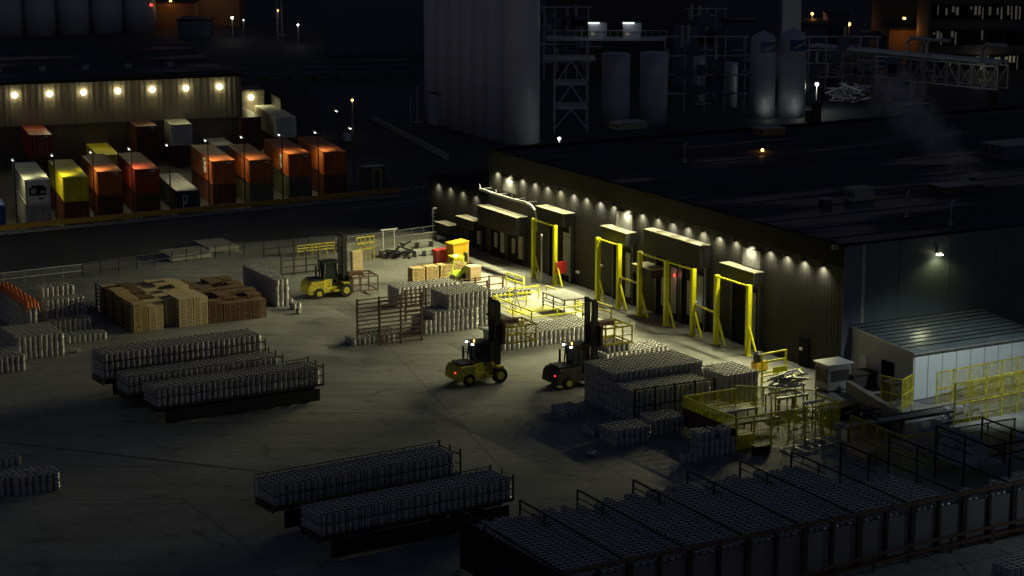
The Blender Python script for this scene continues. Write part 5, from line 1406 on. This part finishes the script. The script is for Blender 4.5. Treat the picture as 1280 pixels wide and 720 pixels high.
def orange_area():
    _, P, W, h = block(190, 245, 4, 36, 'bldg_tan', 'tan building glowing orange at the top left', dep=8)
    e = MB().box(-.2, .2, -.3, 0, -.15, .15).build('wall_lamp', 'em_orange', None, P + Vector((W * .45, -.3, h + .5))); tag(e, 'orange lamp over the far tan building at top left', 'wall lamp'); light('POINT', (0, -3, -1), 40, ORANGE, e, .3)
    block(222, 262, 26, 46, 'bldg_blue', 'low blue grey block under the orange glow', dep=6)
    _, P, W, h = block(244, 300, -8, 33, 'bldg_tan', 'brick toned block at the top edge near the far lamps', dep=8)
    light('POINT', (W * .5, -5, 6), 60, (1, .6, .3), bpy.data.objects[_.name] if hasattr(_, 'name') else None, .3)
orange_area()
for k in range(5):
    a = -16 + k * 42
    cyl_tank(a, a + 40, -60, 47 - k * 1.5, 'left_silo', 'grey silo behind the left warehouse, %s from the left' % ORD[k], 'silo', 'silo_dim', 3, group='silos behind the left warehouse')
def htank():
    P = G(1040, 78); s = F / proj(P)[2]; L = 30 / s; rd = 9.5 / s
    o = MB().lathe([(rd * .3, -rd * .5), (rd * .8, -rd * .3), (rd, 0), (rd, L - rd * .3), (rd * .8, L), (rd * .3, L + .2)], 20, (0, 0, rd * 1.3), axis='x')
    r = empty('horizontal_tank', P, 0, label='pale horizontal tank right of the square chimney', cat='tank'); o.build('shell', 'silo_dim', r)
    for x in (L * .2, L * .8): MB().box(x - .3, x + .3, -rd * .6, rd * .6, 0, rd * .6).build('saddle', 'bldg', r)
htank()
def pipe_bridge():
    A = G(1008, 108); Bp = G(1245, 135); h = 0
    d = ray(1008, 88); zA = H + d.z / d.y * A.y
    dv = Bp - A; L = dv.length; rot = math.atan2(dv.y, dv.x); d = ray(1245, 112); zB = H + d.z / d.y * Bp.y
    r = empty('pipe_bridge', A, rot, label='long steel truss pipe bridge crossing below the office block', cat='pipe bridge')
    z = lambda x: zA + (zB - zA) * x / L
    Ht = 3.2; b = MB(); n = 16
    for y in (0, 2.5):
        b.beam((0, y, z(0)), (L, y, z(L)), .22); b.beam((0, y, z(0) + Ht), (L, y, z(L) + Ht), .22)
        for k in range(n + 1):
            x = L * k / n; b.beam((x, y, z(x)), (x, y, z(x) + Ht), .14)
            if k < n: x2 = L * (k + 1) / n; b.beam((x, y, z(x) + (0 if k % 2 else Ht)), (x2, y, z(x2) + (Ht if k % 2 else 0)), .11)
    b.build('truss', 'galv', r)
    for j, (y, rd, mm) in enumerate(((.5, .28, 'white_paint'), (1.3, .22, 'galv'), (2.0, .3, 'white_paint'))):
        MB().tube([(0, y, z(0) + Ht + .5), (L, y, z(L) + Ht + .5)], rd, 8).build('pipe', mm, r)
    for x in (L * .55, L * .65, L * .93): 
        zz = z(x) + Ht + .5; MB().tube([(x, -.4, zz), (x, -.4, zz + 1.8), (x + .6, -.4, zz + 2.5), (x + 4, -.4, zz + 2.6)], .28, 8).build('expansion_loop', 'galv', r)
    for x in (L * .1, L * .5, L * .95): MB().box(x - .25, x + .25, .2, 2.3, 0, z(x)).build('pier', 'steel_dark', r)
pipe_bridge()
def bg_pipes():
    A, Bq = G(300, 104), G(515, 99); dv = Bq - A; L = dv.length; rot = math.atan2(dv.y, dv.x)
    r = empty('pipe_rack', A, rot, label='low rack of long pipes in the dark left of the silos', cat='pipe rack')
    for k, zz in enumerate((1.2, 2.0, 2.8)): MB().tube([(0, k * .8, zz), (L, k * .8, zz)], .22, 8).build('pipe', 'bldg_blue', r)
    for k in range(8): MB().box(k * L / 7 - .12, k * L / 7 + .12, -.3, 2.2, 0, .95).build('support', 'steel_dark', r)
    A, Bq = G(465, 150), G(560, 200)
    lowwall(A, Bq, .6, 'pale kerb wall running down past the silo foot', 'concrete_wall', .3)
    for (px, y0, y1, lab) in ((353, 52, -20, 'tall dark mast at the top left of centre'), (522, 158, 108, 'pair of thin pale poles left of the silos')):
        P = G(px, y0); d = ray(px, y1); h = H + d.z / d.y * P.y
        o = MB().tube([(0, 0, 0), (0, 0, h)], .18, 8, r2=.1).tube([(-.9, 0, 0), (-.9, 0, h * .8)], .1, 6).box(-.6, .6, -.3, .3, h * .1, h * .13).build('mast', 'galv', None, P); tag(o, lab, 'mast')
    pile(1060, 128, 'jumble of lit pipework beside the globe lamp', 'silo_dim', 40, 2.6)
bg_pipes()
def plant_steel(x0, x1, y0, yb, lab, seed):
    rs = random.Random(seed); P = G(x0, yb); s = F / proj(P)[2]; W = (x1 - x0) / s; d = ray(x0, y0); h = H + d.z / d.y * P.y
    r = empty('plant_scaffold', P, 0, label=lab, cat='scaffold'); b = MB()
    for k in range(5): x = W * k / 4; b.beam((x, 0, 0), (x, 0, h), .2)
    for k in range(4): z = h * (k + 1) / 4; b.box(-.5, W + .5, -.3, .3, z - .15, z)
    b.build('frame', 'silo_dim', r); b = MB()
    for k in range(14):
        x, z = rs.uniform(0, W), rs.uniform(.1, .9) * h
        b = MB()
        if k % 2: b.tube([(x, -.6, z), (x + rs.uniform(-4, 4), -.6, z), ], .2, 6)
        else: b.tube([(x, -.8, z), (x, -.8, z + rs.uniform(1, 4))], .25, 6)
        b.build('pipe', 'galv', r)
    for k in range(6):
        x, z = rs.uniform(0, W - 2), rs.choice((1, 2, 3)) * h / 4; MB().box(x, x + rs.uniform(1, 2.4), -1.2, -.3, z, z + rs.uniform(.8, 2)).build('equipment_box', 'bldg_blue', r)
plant_steel(680, 735, 8, 100, 'open plant frame with pipes above the gantry', 3)
plant_steel(830, 930, 45, 140, 'tangled plant frame between the twin tanks and the gas tanks', 5)
plant_steel(1010, 1095, 45, 112, 'plant frame with pipes right of the gas tanks', 9)
plant_steel(860, 905, 10, 96, 'tall narrow plant frame behind the duct tower', 12)
plant_steel(1095, 1155, 70, 120, 'low plant frame under the pipe bridge', 15)
plant_steel(560, 700, -10, 76, 'far plant frame seen past the top of the silos', 21)
cyl_tank(866, 882, 70, 128, 'process_tank', 'thin grey tank right of the twin pair', 'tank', 'silo_dim', 1)
cyl_tank(905, 922, 78, 135, 'process_tank', 'thin grey tank left of the gas tanks', 'tank', 'silo_dim', 1)
block(1034, 1060, 20, 66, 'bldg_blue', 'narrow blue grey house under the large orange lamp', dep=6)
smooth_all()
for o in bpy.data.objects:
    if o.name.startswith('shell'):
        pass
print('objects', len(bpy.data.objects))
